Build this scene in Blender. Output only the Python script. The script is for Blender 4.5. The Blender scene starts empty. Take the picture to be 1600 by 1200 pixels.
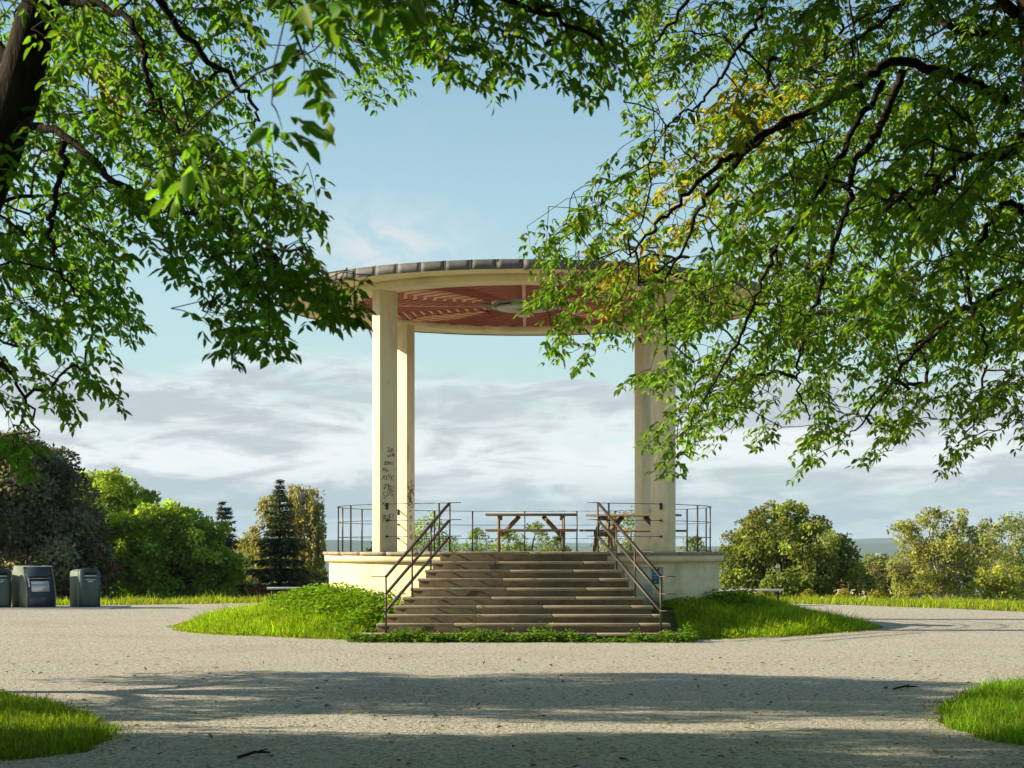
import bpy, bmesh, math, random
import numpy as np
from mathutils import Vector
from mathutils.geometry import tessellate_polygon
R = math.radians
random.seed(7)
rng = np.random.default_rng(11)
scene = bpy.context.scene
COL = scene.collection

# ------------------------------------------------------------------ camera
EYE = 1.57
F = 2800.0            # focal length in photo pixels (1600 wide)
VX, VY = 826.0, 858.0  # where the viewing axis meets the photo
cam_d = bpy.data.cameras.new('camera')
cam = bpy.data.objects.new('camera', cam_d)
COL.objects.link(cam)
cam.location = (0, 0, EYE)
cam.rotation_euler = (R(90), 0, 0)
cam_d.sensor_width = 36.0
cam_d.lens = F * 36.0 / 1600.0
cam_d.shift_x = -(VX - 800) / 1600.0
cam_d.shift_y = (VY - 600) / 1600.0
cam_d.clip_start = 0.1
cam_d.clip_end = 40000
cam_d.dof.use_dof = True
cam_d.dof.focus_distance = 33.0
cam_d.dof.aperture_fstop = 8.0
scene.camera = cam

# ------------------------------------------------------------------ sky and sun
SUN_EL = R(22.0)
SUN_AZ_VEC = Vector((-1.0, 0.013, 0.0)).normalized()
world = bpy.data.worlds.new('World')
scene.world = world
world.use_nodes = True
SKY_STRENGTH = 0.060
SUN_STRENGTH = 5.0
EXPOSURE = 1.05
HAZE = 0.00010


def build_world():
    nt = world.node_tree
    N, L = nt.nodes, nt.links
    N.clear()

    def nd(t, **kw):
        n = N.new(t)
        for k, v in kw.items():
            setattr(n, k, v)
        return n

    def m(op, a, b=None, clamp=False):
        n = nd('ShaderNodeMath', operation=op, use_clamp=clamp)
        for i, v in enumerate((a, b)):
            if v is None:
                continue
            if isinstance(v, (int, float)):
                n.inputs[i].default_value = v
            else:
                L.new(v, n.inputs[i])
        return n.outputs[0]

    def ramp(v, a, b, c=0.0, d=1.0):
        n = nd('ShaderNodeMapRange', interpolation_type='SMOOTHSTEP')
        for i, x in enumerate((v, a, b, c, d)):
            if isinstance(x, (int, float)):
                n.inputs[i].default_value = x
            else:
                L.new(x, n.inputs[i])
        return n.outputs[0]

    def mix(f, a, b, mode='MIX'):
        n = nd('ShaderNodeMix', data_type='RGBA', blend_type=mode)
        for i, x in zip((0, 6, 7), (f, a, b)):
            if isinstance(x, (int, float)):
                n.inputs[i].default_value = x
            elif isinstance(x, tuple):
                n.inputs[i].default_value = (*x, 1)
            else:
                L.new(x, n.inputs[i])
        return n.outputs[2]

    def noise(vec, scale, det=5.0, rough=0.55, dist=0.0):
        n = nd('ShaderNodeTexNoise')
        n.inputs['Scale'].default_value = scale
        n.inputs['Detail'].default_value = det
        n.inputs['Roughness'].default_value = rough
        n.inputs['Distortion'].default_value = dist
        L.new(vec, n.inputs['Vector'])
        return n.outputs['Fac']

    sky = nd('ShaderNodeTexSky', sky_type='NISHITA')
    sky.sun_disc = False
    sky.sun_elevation = SUN_EL
    sky.sun_rotation = R(270)
    sky.altitude = 80
    sky.air_density = 1.0
    sky.dust_density = 0.6
    sky.ozone_density = 1.2
    tc = nd('ShaderNodeTexCoord')
    sep = nd('ShaderNodeSeparateXYZ')
    L.new(tc.outputs['Generated'], sep.inputs[0])
    x, y, z = sep.outputs
    hyp = m('SQRT', m('ADD', m('MULTIPLY', x, x), m('MULTIPLY', y, y)))
    el = m('DIVIDE', z, m('MAXIMUM', hyp, 0.02))            # tangent of the elevation
    elp = m('ADD', m('MAXIMUM', el, 0.0), 0.045)
    # a cloud deck seen in perspective
    cu = nd('ShaderNodeCombineXYZ')
    L.new(m('DIVIDE', x, elp), cu.inputs[0])
    L.new(m('DIVIDE', m('MULTIPLY', y, 0.55), elp), cu.inputs[1])
    cu.inputs[2].default_value = 3.7
    # flattened direction for streaky texture
    cs = nd('ShaderNodeCombineXYZ')
    L.new(m('MULTIPLY', x, 3.2), cs.inputs[0])
    L.new(m('MULTIPLY', y, 3.2), cs.inputs[1])
    L.new(m('MULTIPLY', el, 12.5), cs.inputs[2])
    n1 = noise(cs.outputs[0], 2.1, 7, 0.6, 0.3)
    n2 = noise(cs.outputs[0], 5.2, 8, 0.62, 0.6)
    n3 = noise(cu.outputs[0], 1.3, 6, 0.55, 0.2)
    edge = m('ADD', el, m('MULTIPLY', m('SUBTRACT', n1, 0.5), 0.10))
    band = ramp(edge, 0.103, 0.083)
    low = ramp(el, 0.050, 0.008)                         # thin blue-grey air near the horizon
    # grey bellies against brighter tops
    layer = m('MULTIPLY', m('SINE', m('ADD', m('MULTIPLY', el, 118.0), m('MULTIPLY', n1, 2.4))), -0.055)
    belly = ramp(m('ADD', m('ADD', m('MULTIPLY', n2, 0.6), m('MULTIPLY', n3, 0.4)), layer), 0.42, 0.58)
    tone = mix(belly, (7.3, 7.7, 7.9), (4.4, 5.0, 5.35))
    tone = mix(m('MULTIPLY', low, 0.75), tone, (3.0, 4.2, 4.95))
    # pale veil that whitens the blue downward
    veil = ramp(el, 0.34, 0.05, 0.10, 0.62)
    base = mix(1.0, sky.outputs[0], (1.20, 1.45, 1.36), 'MULTIPLY')
    base = mix(veil, base, (4.7, 6.0, 6.4))
    base = mix(ramp(el, 0.42, 0.95), base, mix(1.0, base, (0.72, 0.60, 0.52), 'MULTIPLY'))
    # thin wisps high up
    cw = nd('ShaderNodeCombineXYZ')
    L.new(m('MULTIPLY', x, 7.0), cw.inputs[0])
    L.new(m('MULTIPLY', y, 7.0), cw.inputs[1])
    L.new(m('MULTIPLY', el, 9.0), cw.inputs[2])
    w = ramp(noise(cw.outputs[0], 1.7, 7, 0.62, 0.8), 0.53, 0.80, 0, 0.75)
    w = m('MULTIPLY', w, ramp(el, 0.05, 0.14))
    az = m('DIVIDE', x, m('MAXIMUM', y, 0.05))
    g1 = m('ADD', m('POWER', m('DIVIDE', m('ADD', az, 0.078), 0.040), 2.0), m('POWER', m('DIVIDE', m('SUBTRACT', el, 0.168), 0.022), 2.0))
    puff = m('MULTIPLY', m('POWER', 2.718, m('MULTIPLY', g1, -1.0)), ramp(noise(cw.outputs[0], 5.5, 7, 0.6, 1.0), 0.36, 0.66, 0.15, 0.95))
    w = m('MAXIMUM', w, m('MULTIPLY', puff, ramp(y, 0.1, 0.3)))
    base = mix(w, base, (6.2, 6.5, 6.7))
    dens = m('MULTIPLY', band, ramp(m('ADD', n2, m('MULTIPLY', n1, 0.6)), 0.56, 0.86, 0.55, 1.0))
    out = mix(dens, base, tone)
    below = ramp(el, -0.002, -0.03)
    out = mix(below, out, (1.4, 1.7, 1.7))
    bg = nd('ShaderNodeBackground')
    bg.inputs['Strength'].default_value = SKY_STRENGTH
    L.new(out, bg.inputs['Color'])
    o = nd('ShaderNodeOutputWorld')
    L.new(bg.outputs[0], o.inputs['Surface'])


build_world()
sun_d = bpy.data.lights.new('sun', 'SUN')
sun_d.energy = SUN_STRENGTH
sun_d.color = (1.0, 0.86, 0.62)
sun_d.angle = R(0.5)
sun = bpy.data.objects.new('sun', sun_d)
COL.objects.link(sun)
sdir = SUN_AZ_VEC * math.cos(SUN_EL) + Vector((0, 0, math.sin(SUN_EL)))
sun.location = sdir * 60
sun.rotation_euler = sdir.to_track_quat('Z', 'Y').to_euler()

vs = scene.view_settings
vs.view_transform = 'Standard'
vs.look = 'None'
vs.gamma = 1.0
vs.exposure = EXPOSURE
vs.use_curve_mapping = False
scene.cycles.use_denoising = True
scene.cycles.use_adaptive_sampling = True
scene.cycles.adaptive_threshold = 0.012
scene.cycles.max_bounces = 7
scene.cycles.diffuse_bounces = 4
scene.cycles.glossy_bounces = 2
scene.cycles.transmission_bounces = 5
scene.cycles.transparent_max_bounces = 8
scene.cycles.volume_bounces = 0
scene.cycles.sample_clamp_indirect = 6.0
scene.cycles.caustics_reflective = False
scene.cycles.caustics_refractive = False


# ------------------------------------------------------------------ helpers
def at(px, py, d):
    """The point d metres ahead that the photo shows at (px, py)."""
    return np.array([(px - VX) * d / F, d, EYE + (VY - py) * d / F])


def tag(o, label=None, cat=None, group=None, kind=None):
    if label: o['label'] = label
    if cat: o['category'] = cat
    if group: o['group'] = group
    if kind: o['kind'] = kind
    return o


ORIGIN = {}


def thing(name, loc, label, cat, group=None, rz=0.0):
    o = bpy.data.objects.new(name, None)
    COL.objects.link(o)
    o.empty_display_size = 0.3
    o.location = tuple(float(v) for v in loc)
    o.rotation_euler.z = rz
    ORIGIN[o] = np.array(loc, float)
    return tag(o, label, cat, group)


def origin_of(o):
    while o is not None:
        if o in ORIGIN:
            return ORIGIN[o]
        o = o.parent
    return np.zeros(3)


def npmesh(name, V, faces, mat, parent=None, col=None, smooth=False, local=False):
    """One mesh object from a vertex array and a list of (n,k) index arrays; world coordinates unless local."""
    V = np.asarray(V, np.float64).reshape(-1, 3)
    if parent is not None and not local:
        V = V - origin_of(parent)
    me = bpy.data.meshes.new(name)
    me.vertices.add(len(V))
    me.vertices.foreach_set('co', V.astype(np.float32).ravel())
    faces = [np.asarray(f, np.int32) for f in faces if len(f)]
    counts = np.concatenate([np.full(len(f), f.shape[1], np.int32) for f in faces])
    loops = np.concatenate([f.ravel() for f in faces])
    starts = np.concatenate([[0], np.cumsum(counts)[:-1]]).astype(np.int32)
    me.loops.add(len(loops))
    me.loops.foreach_set('vertex_index', loops)
    me.polygons.add(len(counts))
    me.polygons.foreach_set('loop_start', starts)
    me.polygons.foreach_set('loop_total', counts)
    if smooth:
        me.polygons.foreach_set('use_smooth', np.ones(len(counts), bool))
    me.update(calc_edges=True)
    if col is not None:
        a = me.color_attributes.new('tint', 'FLOAT_COLOR', 'POINT')
        c = np.ones((len(V), 4), np.float32)
        c[:, :3] = col
        a.data.foreach_set('color', c.ravel())
    for mm in (mat if isinstance(mat, (list, tuple)) else [mat]):
        me.materials.append(mm)
    o = bpy.data.objects.new(name, me)
    COL.objects.link(o)
    if parent is not None:
        o.parent = parent
    return o


class MB:
    """Collects shapes for one mesh object."""

    def __init__(self):
        self.V, self.F, self.n, self.C = [], {3: [], 4: []}, 0, []

    def add(self, V, F, c=None):
        V = np.asarray(V, float).reshape(-1, 3)
        self.V.append(V)
        for f in F:
            f = [i + self.n for i in f]
            if len(f) in (3, 4):
                self.F[len(f)].append(f)
            else:
                for k in range(1, len(f) - 1):
                    self.F[3].append([f[0], f[k], f[k + 1]])
        self.n += len(V)
        if c is not None:
            self.C.append(np.tile(np.asarray(c, float), (len(V), 1)))
        return self

    def box(self, c, s, rz=0.0, rot=None, bevel=0.0):
        sx, sy, sz = [v / 2 for v in s]
        if bevel > 0:
            b = min(bevel, sx * .9, sy * .9, sz * .9)
            bm = bmesh.new()
            bmesh.ops.create_cube(bm, size=1.0)
            for v in bm.verts:
                v.co = Vector((v.co.x * sx * 2, v.co.y * sy * 2, v.co.z * sz * 2))
            bmesh.ops.bevel(bm, geom=list(bm.edges), offset=b, segments=2, affect='EDGES', profile=0.5)
            bm.verts.index_update()
            V = np.array([v.co[:] for v in bm.verts])
            Fc = [[v.index for v in f.verts] for f in bm.faces]
            bm.free()
        else:
            V = np.array([(x, y, z) for x in (-sx, sx) for y in (-sy, sy) for z in (-sz, sz)])
            Fc = [(0, 1, 3, 2), (4, 6, 7, 5), (0, 4, 5, 1), (2, 3, 7, 6), (0, 2, 6, 4), (1, 5, 7, 3)]
        if rot is not None:
            V = V @ np.array(rot).T
        if rz:
            cz, sz_ = math.cos(rz), math.sin(rz)
            V = np.stack([V[:, 0] * cz - V[:, 1] * sz_, V[:, 0] * sz_ + V[:, 1] * cz, V[:, 2]], 1)
        return self.add(V + np.asarray(c, float), Fc)

    def bar(self, a, b, w, h, up=(0, 0, 1)):
        """Rectangular bar from a to b; w across, h along 'up'."""
        a, b = np.asarray(a, float), np.asarray(b, float)
        d = b - a
        L = np.linalg.norm(d)
        d /= L
        s = np.cross(d, up)
        s /= np.linalg.norm(s)
        u = np.cross(s, d)
        return self.box((a + b) / 2, (L, w, h), rot=np.stack([d, s, u], 1))

    def tube(self, pts, rad, sides=6, cap=True):
        pts = np.asarray(pts, float)
        n = len(pts)
        rad = np.broadcast_to(np.asarray(rad, float), (n,))
        t = np.gradient(pts, axis=0)
        t /= np.maximum(np.linalg.norm(t, axis=1, keepdims=True), 1e-9)
        ref = np.array([0.0, 0, 1]) if abs(t[:, 2]).max() < .95 else np.array([0.31, 1.0, 0.12])
        s = np.cross(t, ref)
        s /= np.maximum(np.linalg.norm(s, axis=1, keepdims=True), 1e-9)
        u = np.cross(s, t)
        a = np.arange(sides) * 2 * math.pi / sides
        V = pts[:, None] + rad[:, None, None] * (np.cos(a)[None, :, None] * s[:, None] + np.sin(a)[None, :, None] * u[:, None])
        Fc = []
        for i in range(n - 1):
            for k in range(sides):
                k2 = (k + 1) % sides
                Fc.append((i * sides + k, i * sides + k2, (i + 1) * sides + k2, (i + 1) * sides + k))
        if cap:
            Fc.append(tuple(range(sides - 1, -1, -1)))
            Fc.append(tuple((n - 1) * sides + k for k in range(sides)))
        return self.add(V.reshape(-1, 3), Fc)

    def lathe(self, prof, c, a0=0.0, a1=2 * math.pi, n=96, closed=True):
        """Profile [(r, z)] turned about the vertical through c; angle 0 looks to the camera (-y), growing to +x."""
        full = abs(a1 - a0 - 2 * math.pi) < 1e-6
        m_ = n if full else n + 1
        A = a0 + (a1 - a0) * np.arange(m_) / n
        P = np.asarray(prof, float)
        k = len(P)
        V = np.zeros((m_, k, 3))
        V[:, :, 0] = c[0] + np.sin(A)[:, None] * P[None, :, 0]
        V[:, :, 1] = c[1] - np.cos(A)[:, None] * P[None, :, 0]
        V[:, :, 2] = P[None, :, 1]
        Fc = []
        for i in range(n):
            i2 = (i + 1) % m_
            for j in range(k if closed else k - 1):
                j2 = (j + 1) % k
                Fc.append((i * k + j, i2 * k + j, i2 * k + j2, i * k + j2))
        if not full and closed:
            Fc.append(tuple(range(k - 1, -1, -1)))
            Fc.append(tuple((m_ - 1) * k + j for j in range(k)))
        return self.add(V.reshape(-1, 3), Fc)

    def prism(self, poly, z0, z1):
        """Vertical prism over an xy polygon."""
        n = len(poly)
        V = [(x, y, z0) for x, y in poly] + [(x, y, z1) for x, y in poly]
        Fc = [tuple(range(n - 1, -1, -1)), tuple(range(n, 2 * n))]
        Fc += [(i, (i + 1) % n, n + (i + 1) % n, n + i) for i in range(n)]
        return self.add(V, Fc)

    def build(self, name, mat, parent=None, smooth=False, local=False, fix=True):
        o = npmesh(name, np.concatenate(self.V), [np.array(self.F[k]) for k in (3, 4) if self.F[k]], mat, parent,
                   np.concatenate(self.C) if self.C else None, smooth, local)
        if fix:
            bm = bmesh.new()
            bm.from_mesh(o.data)
            bmesh.ops.recalc_face_normals(bm, faces=bm.faces)
            bm.to_mesh(o.data)
            bm.free()
        return o


def copy_tree(o, parent=None):
    c = o.copy()
    COL.objects.link(c)
    if parent is not None:
        c.parent = parent
    for ch in list(o.children):
        copy_tree(ch, c)
    return c


# ------------------------------------------------------------------ materials
def mat(name, base, rough=0.8, var=0.12, vscale=6.0, bump=0.0, bscale=60.0, metal=0.0, stain=None, sscale=1.5,
        samt=0.5, spec=0.3, stretch=(1, 1, 1), detail=8.0, speck=None):
    m = bpy.data.materials.new(name)
    m.use_nodes = True
    nt = m.node_tree
    N, L = nt.nodes, nt.links
    b = N['Principled BSDF']
    b.inputs['Roughness'].default_value = rough
    b.inputs['Metallic'].default_value = metal
    b.inputs['Specular IOR Level'].default_value = spec
    tc = N.new('ShaderNodeTexCoord')
    mp = N.new('ShaderNodeMapping')
    mp.inputs['Scale'].default_value = stretch
    L.new(tc.outputs['Object'], mp.inputs[0])

    def noise(s, d=detail, r=0.6):
        n = N.new('ShaderNodeTexNoise')
        n.inputs['Scale'].default_value = s
        n.inputs['Detail'].default_value = d
        n.inputs['Roughness'].default_value = r
        L.new(mp.outputs[0], n.inputs['Vector'])
        return n.outputs['Fac']

    def rmp(v, a, bb, c, d):
        n = N.new('ShaderNodeMapRange')
        for i, q in enumerate((a, bb, c, d)):
            n.inputs[i + 1].default_value = q
        L.new(v, n.inputs[0])
        return n.outputs[0]

    def mixc(f, a, c, mode='MIX'):
        n = N.new('ShaderNodeMix')
        n.data_type = 'RGBA'
        n.blend_type = mode
        for i, q in zip((0, 6, 7), (f, a, c)):
            if isinstance(q, (int, float)):
                n.inputs[i].default_value = q
            elif isinstance(q, tuple):
                n.inputs[i].default_value = (*q, 1)
            else:
                L.new(q, n.inputs[i])
        return n.outputs[2]

    dark = tuple(v * (1 - var) for v in base)
    lite = tuple(min(1, v * (1 + var)) for v in base)
    c = mixc(rmp(noise(vscale), 0.3, 0.7, 0, 1), dark, lite)
    if stain:
        c = mixc(rmp(noise(sscale, 6, 0.65), 0.48, 0.68, 0, samt), c, stain)
    if speck:
        for (sc, amt, colr, lo, hi) in speck:
            c = mixc(rmp(noise(sc, 2, 0.5), lo, hi, 0, amt), c, colr)
    L.new(c, b.inputs['Base Color'])
    if bump > 0:
        bp = N.new('ShaderNodeBump')
        bp.inputs['Strength'].default_value = bump
        bp.inputs['Distance'].default_value = 0.02
        L.new(noise(bscale, 4, 0.6), bp.inputs['Height'])
        L.new(bp.outputs[0], b.inputs['Normal'])
    return m


def leaf_mat(name, trans=0.58, rough=0.5, warm=(1.32, 1.42, 0.48), spec=0.35):
    """Leaf whose base colour is the per-leaf 'tint' attribute."""
    m = bpy.data.materials.new(name)
    m.use_nodes = True
    nt = m.node_tree
    N, L = nt.nodes, nt.links
    b = N['Principled BSDF']
    b.inputs['Roughness'].default_value = rough
    b.inputs['Specular IOR Level'].default_value = spec
    at_ = N.new('ShaderNodeAttribute')
    at_.attribute_name = 'tint'
    L.new(at_.outputs['Color'], b.inputs['Base Color'])
    mu = N.new('ShaderNodeMix')
    mu.data_type = 'RGBA'
    mu.blend_type = 'MULTIPLY'
    mu.inputs[0].default_value = 1
    L.new(at_.outputs['Color'], mu.inputs[6])
    mu.inputs[7].default_value = (*warm, 1)
    tr = N.new('ShaderNodeBsdfTranslucent')
    L.new(mu.outputs[2], tr.inputs['Color'])
    ms = N.new('ShaderNodeMixShader')
    ms.inputs[0].default_value = trans
    L.new(b.outputs[0], ms.inputs[1])
    L.new(tr.outputs[0], ms.inputs[2])
    L.new(ms.outputs[0], N['Material Output'].inputs['Surface'])
    return m


M = {}
M['gravel'] = mat('gravel', (0.485, 0.462, 0.405), 0.95, 0.10, 0.35, 0.9, 30.0, spec=0.15, detail=10,
                  stain=(0.34, 0.30, 0.24), sscale=0.35, samt=0.75,
                  speck=[(13, 0.85, (0.16, 0.15, 0.13), 0.54, 0.64), (19, 0.7, (0.74, 0.70, 0.62), 0.53, 0.63),
                         (33, 0.6, (0.12, 0.11, 0.10), 0.52, 0.62)])
M['soil'] = mat('turf_soil', (0.075, 0.11, 0.028), 0.95, 0.25, 1.5, 0.6, 30, spec=0.1, stain=(0.14, 0.13, 0.05), sscale=0.8)
M['terrain'] = mat('far_slope', (0.05, 0.08, 0.03), 0.95, 0.3, 0.15, spec=0.1)
M['plaster'] = mat('cream_plaster', (0.78, 0.67, 0.42), 0.85, 0.05, 1.2, 0.25, 45, stain=(0.46, 0.39, 0.25), sscale=1.3, samt=0.5, stretch=(1, 1, .5),
                   speck=[(14, 0.4, (0.42, 0.36, 0.25), 0.68, 0.76)])
M['pillar'] = mat('pillar_plaster', (0.77, 0.67, 0.45), 0.85, 0.04, 1.5, 0.18, 60, stain=(0.47, 0.39, 0.26), sscale=2.2, samt=0.5,
                  stretch=(1, 1, .35), speck=[(11, 0.4, (0.38, 0.33, 0.25), 0.69, 0.76)])
M['drum'] = mat('drum_render', (0.79, 0.68, 0.41), 0.9, 0.05, 2.0, 0.8, 38, stain=(0.44, 0.37, 0.22), sscale=1.6, samt=0.6,
                speck=[(9, 0.5, (0.36, 0.31, 0.21), 0.67, 0.74)])
M['coping'] = mat('coping_stone', (0.33, 0.28, 0.20), 0.9, 0.2, 5, 0.5, 60, stain=(0.14, 0.13, 0.09), sscale=2.5, samt=0.6)
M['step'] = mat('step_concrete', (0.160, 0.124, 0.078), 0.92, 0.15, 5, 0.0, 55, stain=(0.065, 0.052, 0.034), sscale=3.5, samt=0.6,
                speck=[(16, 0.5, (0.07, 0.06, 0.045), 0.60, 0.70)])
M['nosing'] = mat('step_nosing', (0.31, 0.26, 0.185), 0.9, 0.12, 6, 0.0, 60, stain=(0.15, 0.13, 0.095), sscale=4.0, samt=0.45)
M['lead'] = mat('roof_sheet', (0.105, 0.105, 0.105), 0.72, 0.22, 2.5, 0.1, 30, metal=0.0, stain=(0.30, 0.28, 0.25), sscale=2, samt=0.4)
M['roofing'] = mat('roof_felt', (0.07, 0.07, 0.075), 0.9, 0.15, 3, 0.3, 30)
M['board'] = mat('ceiling_board', (0.74, 0.37, 0.26), 0.75, 0.10, 4, 0.1, 40)
M['batten'] = mat('ceiling_batten', (0.30, 0.062, 0.05), 0.65, 0.15, 6, 0.1, 40)
M['grey_wood'] = mat('grey_painted_wood', (0.20, 0.22, 0.20), 0.7, 0.1, 6)
M['pale_paint'] = mat('pale_fitting', (0.44, 0.45, 0.40), 0.6, 0.06, 5)
M['lamp'] = mat('lamp_glass', (0.62, 0.55, 0.38), 0.45, 0.05, 5)
M['iron'] = mat('painted_iron', (0.055, 0.052, 0.055), 0.42, 0.2, 8, 0.1, 60, metal=0.4, stain=(0.10, 0.06, 0.04), sscale=5, samt=0.4)
M['rail'] = mat('worn_handrail', (0.085, 0.068, 0.060), 0.45, 0.2, 9, 0.1, 60, metal=0.3, stain=(0.09, 0.06, 0.045), sscale=6, samt=0.5)
M['wood'] = mat('weathered_wood', (0.27, 0.185, 0.105), 0.8, 0.25, 5, 0.5, 60, stretch=(0.5, 6, 6), stain=(0.15, 0.10, 0.06), sscale=2)
M['bolt'] = mat('steel_bolt', (0.25, 0.25, 0.25), 0.5, 0.1, 8, metal=0.8)
M['door'] = mat('hatch_paint', (0.60, 0.55, 0.38), 0.7, 0.06, 3, 0.15, 50, stain=(0.42, 0.37, 0.25), sscale=2, samt=0.4)
M['black'] = mat('black_gap', (0.012, 0.012, 0.012), 0.9)
M['ink'] = mat('black_marker', (0.12, 0.105, 0.085), 0.7, 0.2, 8)
M['redink'] = mat('red_marker', (0.35, 0.07, 0.06), 0.7, 0.2, 8)
M['greenink'] = mat('green_spray', (0.22, 0.42, 0.32), 0.8, 0.2, 20)
M['poster'] = mat('poster_paper', (0.035, 0.13, 0.21), 0.6, 0.1, 4)
M['poster_pale'] = mat('poster_print', (0.20, 0.42, 0.52), 0.6, 0.1, 9)
M['bin'] = mat('green_bin_paint', (0.034, 0.072, 0.075), 0.42, 0.12, 5, 0.05, 40, stain=(0.075, 0.11, 0.10), sscale=3, samt=0.4, spec=0.5)
M['bin_side'] = mat('grey_green_panel', (0.15, 0.175, 0.14), 0.6, 0.06, 4, stain=(0.22, 0.24, 0.20), sscale=3, samt=0.4)
M['container'] = mat('dark_container_paint', (0.030, 0.052, 0.078), 0.38, 0.1, 4, spec=0.5)
M['steel'] = mat('brushed_steel', (0.55, 0.60, 0.66), 0.42, 0.08, 12, metal=0.5)
M['white'] = mat('white_print', (0.72, 0.74, 0.72), 0.6, 0.05, 6)
M['concrete'] = mat('pad_concrete', (0.42, 0.41, 0.39), 0.9, 0.08, 3, 0.3, 50, stain=(0.3, 0.29, 0.27))
M['bench'] = mat('bench_slat', (0.46, 0.50, 0.50), 0.55, 0.1, 6)
M['bark'] = mat('dark_bark', (0.028, 0.022, 0.018), 0.95, 0.45, 7, 1.0, 26, stretch=(1, 1, .3), spec=0.1)
M['bark_pale'] = mat('birch_bark', (0.55, 0.52, 0.46), 0.85, 0.2, 6, 0.3, 30, stain=(0.06, 0.055, 0.05), sscale=6, samt=0.8)
M['twig'] = mat('twig_bark', (0.045, 0.035, 0.026), 0.9, 0.3, 20, spec=0.1)
M['brick'] = mat('roof_tile', (0.36, 0.13, 0.075), 0.85, 0.12, 3)
M['wall'] = mat('house_wall', (0.55, 0.50, 0.42), 0.85, 0.06, 2)
M['chimney'] = mat('chimney_render', (0.33, 0.34, 0.36), 0.85, 0.1, 2)
M['glass'] = mat('window_glass', (0.03, 0.04, 0.05), 0.15, 0.1, 2, spec=0.6)
M['hill'] = mat('wooded_hill', (0.045, 0.075, 0.04), 0.95, 0.3, 0.004, spec=0.05)
M['leaf'] = leaf_mat('box_elder_leaf')
M['leaf_far'] = leaf_mat('far_leaf', 0.5, 0.55, (1.3, 1.15, 0.5), 0.25)
M['grass'] = leaf_mat('grass_blade', 0.5, 0.6, (1.15, 1.2, 0.4), 0.12)
M['needle'] = leaf_mat('needles', 0.15, 0.6, (1.1, 1.2, 0.6), 0.2)
M['litter'] = leaf_mat('dry_leaf', 0.2, 0.7, (1, 1, 0.6), 0.2)

# ------------------------------------------------------------------ ground
CX, CY = -0.09, 37.5          # the axis of the bandstand


def terrain_z(x, y):
    x, y = np.asarray(x, float), np.asarray(y, float)
    r = np.sqrt(x ** 2 + np.maximum(0, y - CY) ** 2)
    s = np.maximum(0, r - 18.3)
    return -(s ** 2 / (s + 6.0)) * 0.13


def smooth(t):
    t = np.clip(t, 0, 1)
    return t * t * (3 - 2 * t)


def grid_mesh(name, xs, ys, zf, m, kind=None):
    X, Y = np.meshgrid(xs, ys)
    Z = zf(X, Y)
    V = np.stack([X, Y, Z], -1).reshape(-1, 3)
    nx, ny = len(xs), len(ys)
    i = (np.arange(ny - 1)[:, None] * nx + np.arange(nx - 1)[None]).ravel()
    o = npmesh(name, V, [np.stack([i, i + 1, i + nx + 1, i + nx], 1)], m, smooth=True)
    if kind: o['kind'] = kind
    return o


def span(*segs):
    out = []
    for a, b, n in segs:
        out += list(np.linspace(a, b, n, endpoint=False))
    return np.array(out + [segs[-1][1]])


xs = span((-7400, -600, 14), (-600, -60, 18), (-60, 60, 60), (60, 600, 18), (600, 7400, 14))
ys = span((-400, -10, 12), (-10, 120, 65), (120, 900, 26), (900, 7400, 20))
grid_mesh('ground', xs, ys, lambda x, y: np.maximum(terrain_z(x, y), -75.0) - 0.02, M['soil'], 'structure')

# gravel court: a disc round the bandstand and the way in between two lawns
court = [(-9, 11.6), (9, 11.6), (9, 12.6), (6.5, 13.0), (5.0, 13.5), (4.05, 14.1), (3.72, 15.2), (3.74, 16.2), (3.95, 17.2), (4.38, 18.5), (5.0, 19.6),
         (5.9, 20.7), (8.5, 23.2), (11.5, 26.5), (13.6, 30.5), (14.6, 35.0), (14.3, 39.5), (12.9, 43.8), (10.6, 48.0), (7.8, 51.4),
         (3.0, 53.3), (-3, 53.8), (-7, 52.9), (-10.2, 51.0), (-14.6, 49.3), (-17.5, 47.5), (-19, 42.5), (-18.5, 35), (-16.0, 28.5),
         (-12.5, 24.0), (-8.6, 20.8), (-5.8, 19.0), (-4.6, 17.5), (-3.82, 16.1), (-3.48, 15.0), (-3.48, 13.9), (-3.9, 13.3), (-5.5, 12.9), (-9, 12.7)]


def catmull(pts, n=6, closed=True):
    P = np.asarray(pts, float)
    out = []
    m_ = len(P)
    for i in range(m_ if closed else m_ - 1):
        if closed:
            p0, p1, p2, p3 = P[i - 1], P[i], P[(i + 1) % m_], P[(i + 2) % m_]
        else:
            p0, p1, p2, p3 = P[max(i - 1, 0)], P[i], P[i + 1], P[min(i + 2, m_ - 1)]
        for k in range(n):
            t = k / n
            out.append(0.5 * ((2 * p1) + (-p0 + p2) * t + (2 * p0 - 5 * p1 + 4 * p2 - p3) * t * t + (-p0 + 3 * p1 - 3 * p2 + p3) * t ** 3))
    if not closed:
        out.append(P[-1])
    return np.array(out)


court_s = catmull(court, 5)
wob = np.array([math.sin(i * 1.7) + math.sin(i * 0.83 + 1) for i in range(len(court_s))])
court_s[:, 0] += 0.035 * wob
court_s[:, 1] += 0.05 * np.roll(wob, 3)


def inside(px, py, poly):
    px, py = np.asarray(px, float), np.asarray(py, float)
    res = np.zeros(px.shape, bool)
    n = len(poly)
    for i in range(n):
        x1, y1 = poly[i]
        x2, y2 = poly[(i + 1) % n]
        if y1 == y2:
            continue
        c = ((y1 > py) != (y2 > py)) & (px < (x2 - x1) * (py - y1) / (y2 - y1) + x1)
        res ^= c
    return res


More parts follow.
